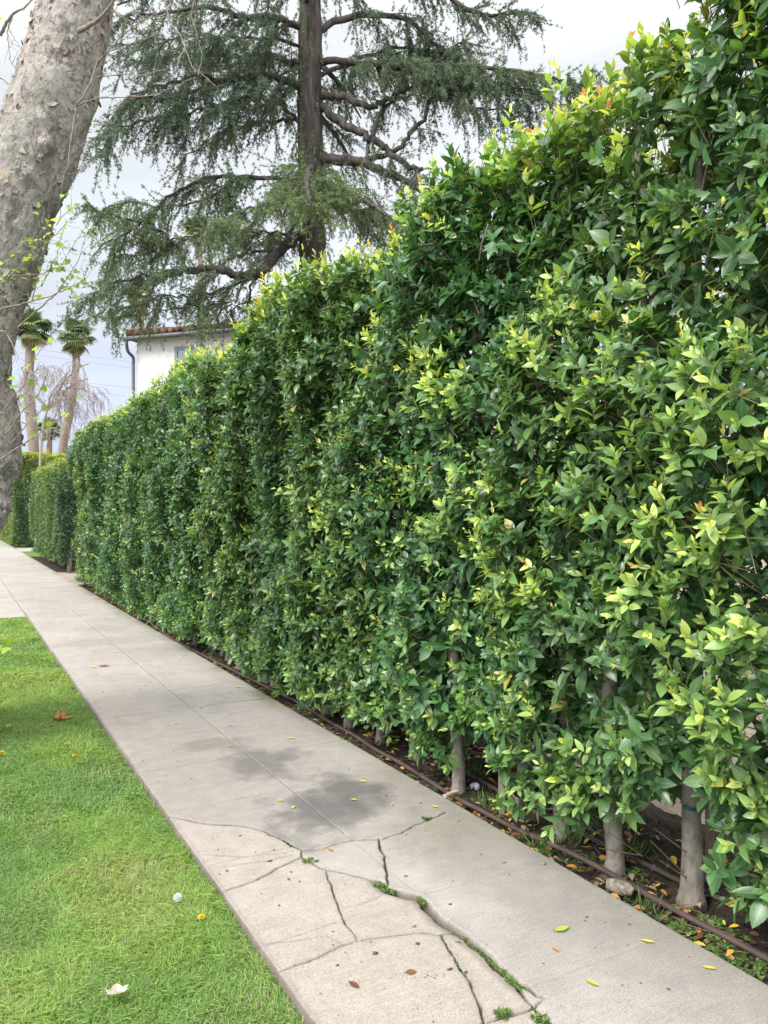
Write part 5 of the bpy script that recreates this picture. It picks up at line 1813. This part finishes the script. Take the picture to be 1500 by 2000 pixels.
dm.tube(smooth_poly([hp(-OV + 0.07, OV + 0.06, ez - 0.12), hp(-OV + 0.07, OV + 0.06, ez - 0.26), hp(-0.16, 0.20, ez - 0.44), hp(du, 0.07, ez - 0.58),
                     hp(du, 0.06, ez - 0.75)], 5), 0.045, 10)
dm.tube(np.array([hp(du, 0.06, ez - 0.75), hp(du, 0.06, 3.0), hp(du, 0.06, -0.1)]), 0.045, 10)
dm.build('downspout', M['gutter'], house)
# taller wing glimpsed through the cedar
tw_ = MB()
TU0, TU1 = 7.2, 10.6
tz = CAM_H + (1000 - 545) / FPX * 24.0
hbox(tw_, TU0, TU1, -7.0, -3.4, EZ + 0.1, tz).build('upper_wing', M['stucco'], house, smooth=False)
rf2 = MB()
tp = [hp(u, n, tz + 0.03) for u, n in ((TU0 - 0.35, -3.05), (TU1 + 0.35, -3.05), (TU1 + 0.35, -7.35), (TU0 - 0.35, -7.35))] + [hp((TU0 + TU1) / 2, -5.2, tz + 0.95)]
rf2.add(tp, [[3, 2, 1, 0]])
rf2.add(tp, [[0, 1, 4], [1, 2, 4], [2, 3, 4], [3, 0, 4]])
rf = rf2
for k in range(17):
    u = TU0 - 0.25 + 0.235 * k
    run = min(2.0, u - TU0 + 0.35, TU1 + 0.35 - u)
    if run > 0.2:
        barrel(hp(u, -3.0, tz + 0.06), hp(u, -3.0 - run, tz + 0.06 + run * 0.43))
rf2.build('upper_roof', M['clay'], house)

# power lines crossing far behind
for (a, b, d, lab) in (((98, 686), (250, 706), 44, 'highest dark power line crossing the sky left of the house'),
                       ((120, 700), (250, 718), 46, 'second faint power line below the highest one'),
                       ((198, 751), (250, 757), 44, 'power line halfway down the sky beside the downspout'),
                       ((201, 768), (250, 775), 45, 'power line just under the middle power line'),
                       ((115, 823), (170, 828), 46, 'low power line crossing the bare tree'),
                       ((120, 844), (157, 847), 46, 'lowest power line just above the clipped hedges')):
    p, q = at(*a, d), at(*b, d + 1.5)
    v = q - p
    v = v / np.linalg.norm(v)
    c = (p + q) / 2
    s = np.linspace(-35, 30, 40)
    Q = c + v * s[:, None] + UPV * (0.0006 * s ** 2)[:, None]
    m = MB().tube(Q, 0.0065, 5)
    shape(m, 'power_line', M['cable'], c, lab, 'power line', 'power lines')

# ------------------------------------------------------------------ things in the hedge bed
h1 = [(1680, 1962), (1590, 1915), (1500, 1868), (1400, 1815), (1290, 1757), (1190, 1701), (1100, 1656), (1050, 1634), (980, 1600), (905, 1562), (840, 1522), (790, 1492),
      (735, 1462), (690, 1432), (640, 1404), (600, 1380), (555, 1356), (500, 1330), (450, 1305), (400, 1279), (350, 1254), (310, 1228), (290, 1212), (272, 1206)]
Q = smooth_poly([gnd(a, b, -0.005) for a, b in h1], 8)
Q[:, 2] = -0.016 + 0.012 * (fbm(np.arange(len(Q)) * 0.13, 2.2, 0, 2, 7) - 0.5)
shape(MB().tube(Q, 0.0125, 12), 'irrigation_hose', M['hose'], Q[60], 'brown irrigation hose lying on the soil along the sidewalk edge', 'hose')
h2 = [(860, 1478), (905, 1500), (950, 1526), (1000, 1556), (1060, 1590), (1140, 1626), (1240, 1672), (1310, 1706), (1390, 1742), (1500, 1790), (1600, 1835)]
Q = smooth_poly([gnd(a, b, -0.01) for a, b in h2], 8)
Q[:, 2] = -0.022 + 0.010 * (fbm(np.arange(len(Q)) * 0.13, 5.2, 0, 2, 7) - 0.5)
shape(MB().tube(Q, 0.011, 12), 'irrigation_hose', M['hose_dark'], Q[30], 'second dark irrigation hose close behind the stems of the hedge', 'hose')


def stake(px, py, w, h, lean, label, blunt=False):
    g = gnd(px, py, -0.03)
    m = MB()
    zz_ = np.linspace(0, 1, 9)
    rz = random.uniform(0.1, 0.7)
    V = []
    for t in zz_:
        k = w * 0.5 * (1 + 0.06 * (random.random() - 0.5))
        c = np.array([g[0] + lean[0] * t * h, g[1] + lean[1] * t * h, -0.09 + (h + 0.09) * t])
        for a in (0.785, 2.356, 3.927, 5.498):
            V.append(c + np.array([math.cos(a + rz), math.sin(a + rz), 0]) * k * 1.3)
    F = []
    for i in range(8):
        for j in range(4):
            F.append([i * 4 + j, i * 4 + (j + 1) % 4, i * 4 + 4 + (j + 1) % 4, i * 4 + 4 + j])
    F.append([32, 33, 34, 35])
    m.add(V, F)
    o = shape(m, 'wooden_stake', M['stake_wood'], (g[0], g[1], -0.05), label, 'stake', 'wooden stakes along the hedge', smooth=False)
    return o


stake(902, 1528, 0.030, 1.2, (0.01, 0.02), 'wooden stake beside the stick that lies across the hose')
stake(981, 1578, 0.038, 0.9, (0.0, 0.0), 'wide weathered wooden stake alone between two hedge stems')
stake(1087, 1618, 0.032, 1.1, (0.01, 0.0), 'thin grey wooden stake standing in grass under yellowish leaves')
stake(1206, 1688, 0.034, 1.4, (0.0, 0.01), 'wooden stake right against the stem nearest the rock')
stake(1386, 1712, 0.036, 1.8, (0.0, 0.0), 'dark tall wooden stake tied to the thick pale stem')

# green tie round the thick stem and its stake
s = stems[0]
tz_ = 0.335
a = np.linspace(0, 2 * math.pi, 26)
g = gnd(1386, 1712, -0.03)
cA, cB = np.array([s[0], s[1]]), g[:2]
mid = (cA + cB) / 2
ax = (cB - cA) / np.linalg.norm(cB - cA)
pp = np.array([-ax[1], ax[0]])
hl = np.linalg.norm(cB - cA) / 2 + 0.047
V = []
for q in a[:-1]:
    rr_ = np.array([math.cos(q), math.sin(q)])
    wdt = 0.050 if rr_[0] < 0 else 0.034
    o = mid + ax * rr_[0] * hl + pp * rr_[1] * wdt * (1.15 - 0.15 * abs(rr_[0]))
    zq = tz_ - 0.015 * rr_[0]
    for dz_ in (0.007, -0.007):
        V.append((o[0], o[1], zq + dz_))
        oo = o + (o - mid) / np.linalg.norm(o - mid) * 0.002
        V.append((oo[0], oo[1], zq + dz_))
k = 25
F = []
for i in range(k):
    b, c = i * 4, ((i + 1) % k) * 4
    F += [[b + 1, c + 1, c + 3, b + 3], [b, b + 2, c + 2, c], [b, c, c + 1, b + 1], [b + 2, b + 3, c + 3, c + 2]]
shape(MB().add(V, F), 'plant_tie', M['tie'], (mid[0], mid[1], tz_), 'green plastic tie round the thick pale stem and dark stake', 'tie', smooth=False)
# loose green tie lying at its foot
g = gnd(1355, 1752, -0.03)
Q = smooth_poly([g + np.array([x_, y_, z_]) for x_, y_, z_ in ((-0.05, 0.02, 0.005), (-0.02, -0.02, 0.02), (0.02, 0.0, 0.012), (0.05, -0.03, 0.006), (0.07, 0.01, 0.004))], 6)
shape(MB().tube(Q, [0.004] * len(Q), 6), 'plant_tie', M['tie'], g, 'loose scrap of green tie on the soil at the foot of the thick stem', 'tie')


def lump(name, mat, c, rad, label, cat, seed, rz=0.0):
    n1, n2 = 26, 18
    th, ph = np.meshgrid(np.linspace(0, 2 * math.pi, n1, endpoint=False), np.linspace(0, math.pi, n2))
    D = np.stack([np.cos(th) * np.sin(ph), np.sin(th) * np.sin(ph), np.cos(ph)], -1)
    D2 = np.sign(D) * np.abs(D) ** 0.75
    k = 0.72 + 0.5 * fbm(D[..., 0] * 2.3 + seed, D[..., 1] * 2.3, D[..., 2] * 2.3, 4, seed)
    P = D2 * k[..., None] * np.array(rad)
    ca, sa = math.cos(rz), math.sin(rz)
    P = np.stack([P[..., 0] * ca - P[..., 1] * sa, P[..., 0] * sa + P[..., 1] * ca, P[..., 2]], -1) + np.array(c)
    i = np.arange(n2 - 1)[:, None] * n1
    j = np.arange(n1)[None]
    F = np.stack([i + j, i + n1 + j, i + n1 + (j + 1) % n1, i + (j + 1) % n1], -1).reshape(-1, 4)
    return shape(MB().add(P.reshape(-1, 3), F), name, mat, c, label, cat)


g = gnd(1212, 1733, -0.01)
lump('rubble_chunk', M['rock'], (g[0], g[1], -0.012), (0.030, 0.062, 0.026), 'rough tan chunk of concrete rubble beside the hose', 'rubble', 5, 0.35)
g = gnd(928, 1534, -0.02)
lump('stone', M['stucco'], (g[0], g[1], -0.025), (0.022, 0.028, 0.02), 'small white stone at the foot of a wooden stake', 'stone', 9, 0.4)
g = gnd(1060, 1688, 0.0)
lump('pebble', M['rock'], (g[0], g[1], 0.004), (0.011, 0.012, 0.008), 'little brown pebble on the sidewalk near its soil edge', 'pebble', 12)
Q = smooth_poly([gnd(868, 1556, 0.01) + UPV * 0.0, gnd(882, 1550, 0.01) + UPV * 0.004, gnd(896, 1547, 0.01) + UPV * 0.006], 5)
shape(MB().tube(Q, [0.014, 0.012, 0.010, 0.011, 0.010, 0.009, 0.009, 0.008, 0.008, 0.008, 0.007], 9, wob=0.2), 'stick', M['stick'], Q[3],
      'short pale stick lying across the brown hose', 'stick')

# wheeled bin behind the far end of the hedge: only a wheel shows
bx, by = 2.66, 18.2
binr = empty('wheeled_bin', (bx + 0.3, by + 0.3, -0.02), 'black wheeled bin mostly hidden by the far end of the tall hedge', 'bin')
m = MB()
V = []
for zz_, k in ((0.10, 0.82), (0.5, 0.9), (0.98, 1.0)):
    for dx, dy in ((-1, -1), (1, -1), (1, 1), (-1, 1)):
        V.append((bx + 0.3 + dx * 0.27 * k, by + 0.3 + dy * 0.29 * k, zz_))
F = [[0, 3, 2, 1]] + [[r_ * 4 + j, r_ * 4 + (j + 1) % 4, r_ * 4 + 4 + (j + 1) % 4, r_ * 4 + 4 + j] for r_ in (0, 1) for j in range(4)] + [[8, 9, 10, 11]]
m.add(V, F).build('body', M['binplastic'], binr, smooth=False)
MB().box((bx + 0.3, by + 0.3, 1.01), (0.60, 0.64, 0.05)).box((bx + 0.3, by + 0.3, 1.045), (0.46, 0.5, 0.02)).build('lid', M['binplastic'], binr, smooth=False)
for wx in (bx - 0.135, bx + 0.66):
    wy, wz, wr = by + 0.12, 0.098, 0.118
    m = MB()
    prof_ = [(0.62, -0.025), (0.93, -0.03), (1.0, -0.018), (1.0, 0.018), (0.93, 0.03), (0.62, 0.025)]
    V = [(wx + o_, wy + wr * k_ * math.cos(q), wz + wr * k_ * math.sin(q)) for q in np.linspace(0, 2 * math.pi, 28, endpoint=False) for k_, o_ in prof_]
    F = [[i * 6 + j, ((i + 1) % 28) * 6 + j, ((i + 1) % 28) * 6 + (j + 1) % 6, i * 6 + (j + 1) % 6] for i in range(28) for j in range(6)]
    wheel = m.add(V, F).build('wheel', M['rubber'], binr)
    rm = MB()
    rm.tube(np.array([(wx - 0.02, wy, wz), (wx + 0.02, wy, wz)]), wr * 0.18, 12)
    for q in np.linspace(0, 2 * math.pi, 5, endpoint=False):
        rm.tube(np.array([(wx, wy + wr * 0.15 * math.cos(q), wz + wr * 0.15 * math.sin(q)), (wx, wy + wr * 0.66 * math.cos(q), wz + wr * 0.66 * math.sin(q))]), 0.010, 6)
    rm.build('rim', M['rim'], wheel)
MB().tube(np.array([(bx - 0.11, by + 0.12, 0.098), (bx + 0.64, by + 0.12, 0.098)]), 0.010, 8).build('axle', M['rim'], binr)

# ------------------------------------------------------------------ fallen leaves, each its own
FL = [  # px, py, length m, heading, colour age, curl, width, label
    (1098, 1817, 0.062, 0.5, 0.05, 0.5, 0.9, 'pale green fallen leaf in the middle of the grey slab right of the wide crack'),
    (1084, 1856, 0.030, 2.2, 0.60, 0.9, 0.8, 'small curled orange brown leaf below the pale green leaf on the grey slab'),
    (1266, 1841, 0.044, -0.4, 0.36, 0.5, 0.7, 'yellow brown leaf on the grey slab towards the soil strip'),
    (1157, 1922, 0.046, -0.9, 0.08, 0.4, 0.8, 'green leaf lying on the joint line near the bottom of the picture'),
    (1386, 1893, 0.042, -0.3, 0.30, 0.5, 0.7, 'thin yellow leaf nearest the bottom right corner of the slab'),
    (692, 1924, 0.044, -0.8, 0.80, 0.7, 0.9, 'dark brown curled leaf on the tan broken slab'),
    (645, 1661, 0.036, -0.9, 0.60, 0.6, 0.8, 'orange brown leaf under the mossy crack'),
    (708, 1527, 0.048, 2.7, 0.30, 0.5, 0.9, 'yellow green leaf just above the dark stained slab'),
    (573, 1578, 0.034, 1.3, 0.38, 0.6, 0.8, 'bright yellow leaf on the darkest stained slab left of the centre joint'),
    (691, 1563, 0.036, -0.3, 0.22, 0.5, 0.9, 'yellow green leaf right of the centre joint on the stained slab'),
    (766, 1572, 0.030, 1.4, 0.36, 0.8, 0.6, 'narrow yellow leaf between a green and a red leaf'),
    (821, 1568, 0.028, 1.1, 0.60, 0.6, 0.9, 'reddish brown leaf right of the narrow yellow leaf'),
    (850, 1577, 0.044, -0.7, 0.18, 0.4, 0.9, 'yellow green leaf beside the mossy crack end near the soil strip'),
    (548, 1565, 0.036, 0.1, 0.15, 0.4, 0.8, 'pale green leaf left of the bright yellow leaf on the stain'),
    (568, 1443, 0.060, 0.0, 0.28, 0.4, 0.7, 'long yellow green leaf on the clean grey slab past the stains'),
    (183, 1304, 0.075, -0.5, 0.32, 0.5, 0.8, 'yellowish leaf beside a brown leaf far along the sidewalk'),
    (203, 1302, 0.11, 0.4, 0.68, 0.9, 0.9, 'brown curled leaf beside a yellowish leaf far along the sidewalk'),
    (360, 1281, 0.06, 0.2, 0.10, 0.5, 0.8, 'green leaf far along the sidewalk near the hedge'),
    (465, 1343, 0.06, 0.3, 0.30, 0.5, 0.8, 'yellow leaf above the long dark crack near the hedge'),
    (803, 1898, 0.036, 0.2, 0.76, 0.3, 1.5, 'flat torn brown leaf scrap on the tan slab'),
]
for px, py, L, hd, ag, cu, wd_, lab in FL:
    g = gnd(px, py, 0.0)
    V0, F0, ac = LOD['hi']
    V = V0.copy()
    V[:, 2] = cu * 0.35 * (V[:, 1] - 0.45) ** 2 + 0.5 * np.abs(V[:, 0]) * cu + 0.02
    V[:, 0] *= wd_ * 1.1 + 0.02 * np.sin(V[:, 1] * 9)
    # little stalk
    ca, sa = math.cos(hd), math.sin(hd)
    dirv = RGT * ca + FWD * sa
    sdv = -RGT * sa + FWD * ca
    W = g + (dirv[None] * (V[:, 1:2] - 0.5) + sdv[None] * V[:, 0:1]) * L * 1.1 + UPV * (V[:, 2:3] * L)
    W[:, 2] += 0.0035 - (0.0045 if in_poly(np.array([g[0]]), np.array([g[1]]), TAN)[0] else 0.0)
    m = MB()
    A = np.stack([np.full(len(V), ag), np.full(len(V), 0.45), ac, np.full(len(V), 0.5)], 1)
    m.add(W, F0, A)
    st = W[1]
    m.segs([st], [st - dirv * L * 0.18 + UPV * 0.002], 0.0011, 0.0008, A[0])
    shape(m, 'fallen_leaf', M['fallen'], (g[0], g[1], 0.002), lab, 'leaf', 'leaves fallen on the sidewalk', attr_name='leaf')


def big_leaf(px, py, L, age, hd, curl, zoff, label, seed):
    g = gnd(px, py, zoff)
    V, F, ac = LOD['plane']
    # finer: subdivide the fan once towards the rim, then crumple
    r_ = np.random.default_rng(seed)
    rim = V[1:]
    rings = [V[0] + (rim - V[0]) * k for k in (0.35, 0.7, 1.0)]
    P = np.concatenate([V[:1]] + rings)
    n_ = len(rim)
    Fq = [[0, 1 + k, 1 + (k + 1) % n_] for k in range(n_)]
    Fr = [[1 + a * n_ + k, 1 + (a + 1) * n_ + k, 1 + (a + 1) * n_ + (k + 1) % n_, 1 + a * n_ + (k + 1) % n_] for a in (0, 1) for k in range(n_)]
    P[:, 2] = curl * (P[:, 0] ** 2 * 1.6 + 0.7 * (P[:, 1] - 0.5) ** 2) + 0.38 * (fbm(P[:, 0] * 5 + seed, P[:, 1] * 5, 0, 2, seed) - 0.5)
    dv, sv = RGT * math.cos(hd) + FWD * math.sin(hd), -RGT * math.sin(hd) + FWD * math.cos(hd)
    W = g + (dv * (P[:, 1:2] - 0.5) + sv * P[:, 0:1]) * L + UPV * P[:, 2:3] * L
    A = np.tile(np.array([age, 0.5, 0.5, 0.5]), (len(P), 1))
    m = MB().add(W, Fq, A)
    m.f.append(np.array(Fr))
    m.segs([W[1]], [W[1] - dv * L * 0.3 + UPV * 0.01], 0.0018, 0.0013, A[0])
    shape(m, 'fallen_leaf', M['fallen'], g, label, 'leaf', 'big dry plane leaves on the lawn', attr_name='leaf')


big_leaf(228, 1934, 0.070, 0.965, 1.9, 0.38, 0.0, 'whitish curled dry leaf on the near lawn', 3)
big_leaf(125, 1401, 0.15, 0.70, 0.2, 0.35, -0.015, 'flat brown dry leaf on the lawn beside the sidewalk', 8)
# bark crumbs on the tan slab
m = MB()
for k in range(26):
    q = gnd(848 + random.gauss(0, 14), 1908 + random.gauss(0, 4), 0) + UPV * -0.004
    s_ = random.uniform(0.002, 0.008)
    m.add(q + ico * np.array([s_, s_ * random.uniform(0.4, 1.2), s_ * 0.4]), icf, np.array([0.72, random.random(), 0.5, 0.5]))
shape(m, 'bark_crumbs', M['fallen'], gnd(848, 1908, 0), 'scatter of crumbled red brown bark on the tan slab', 'crumbs', attr_name='leaf')
# grit and tiny debris over the slabs (nobody could count it)
m = MB()
n = 900
y = 1.2 + 16 * rng.random(n) ** 1.3
x = PX0 + 0.02 + (PX1 - PX0 - 0.04) * rng.random(n)
s_ = 0.0018 + 0.006 * rng.random(n) ** 3
V = np.stack([x, y, np.full(n, 0.0005)], 1)[:, None] + ico[None] * (s_[:, None, None] * np.stack([0.6 + 1.6 * rng.random(n), 0.6 + 1.0 * rng.random(n), np.full(n, 0.5)], 1)[:, None])
m.add(V.reshape(-1, 3), ((np.arange(n) * 6)[:, None, None] + icf).reshape(-1, 3), np.repeat(np.stack([0.72 + 0.2 * rng.random(n), rng.random(n), np.full(n, .5), np.full(n, .5)], 1), 6, 0))
tag(m.build('debris', M['fallen'], attr_name='leaf'), 'tiny dark crumbs of debris over the sidewalk', 'debris', kind='stuff')


def dandelion(px, py, rad, label, stem=0.05):
    g = gnd(px, py, 0.0)
    root = empty('dandelion', (g[0], g[1], -0.05), label, 'flower', 'dandelions in the lawn')
    c = np.array([g[0], g[1], 0.0])
    MB().tube(np.array([(g[0], g[1], -0.052), c - UPV * 0.004]), 0.0018, 6).build('stem', M['stem'], root)
    m = MB()
    for ring, (nn, el, l) in enumerate(((22, 0.12, 1.0), (18, 0.35, 0.85), (13, 0.7, 0.6), (7, 1.15, 0.42))):
        for k in range(nn):
            a_ = 6.283 * k / nn + ring * 0.3 + random.uniform(-0.08, 0.08)
            dv = np.array([math.cos(a_) * math.cos(el), math.sin(a_) * math.cos(el), math.sin(el)])
            sv = np.array([-math.sin(a_), math.cos(a_), 0])
            ll = rad * l * random.uniform(0.88, 1.05)
            b_ = c + UPV * 0.002 * ring
            w_ = rad * 0.13
            m.add([b_ - sv * w_ * 0.4, b_ + sv * w_ * 0.4, b_ + dv * ll * 0.85 + sv * w_, b_ + dv * ll - UPV * 0.001, b_ + dv * ll * 0.85 - sv * w_],
                  [[0, 1, 2, 3, 4]])
    m.build('flower_head', M['petal'], root, smooth=False)


dandelion(393, 1791, 0.0150, 'bright yellow dandelion in the lawn close to the sidewalk edge')
dandelion(2, 1471, 0.024, 'yellow dandelion at the left edge of the lawn')
dandelion(145, 1476, 0.018, 'small yellow dandelion halfway across the lawn')
dandelion(17, 1418, 0.020, 'farthest small yellow dandelion in the lawn')
g = gnd(347, 1757, 0.0)
root = empty('seed_head', (g[0], g[1], -0.05), 'white fluffy dandelion seed head in the lawn', 'flower')
c = np.array([g[0], g[1], 0.008])
MB().tube(np.array([(g[0], g[1], -0.052), c]), 0.0016, 6).build('stem', M['stem'], root)
n = 230
d = unit(rng.normal(0, 1, (n, 3)))
m = MB()
m.segs(c + d * 0.003, c + d * 0.013, 0.00025, 0.00025)
tips = np.repeat(c + d * 0.013, 5, 0)
m.segs(tips, tips + unit(np.repeat(d, 5, 0) + rng.normal(0, 0.7, (n * 5, 3))) * 0.005, 0.00035, 0.0002)
m.build('fluff', M['fluff'], root)
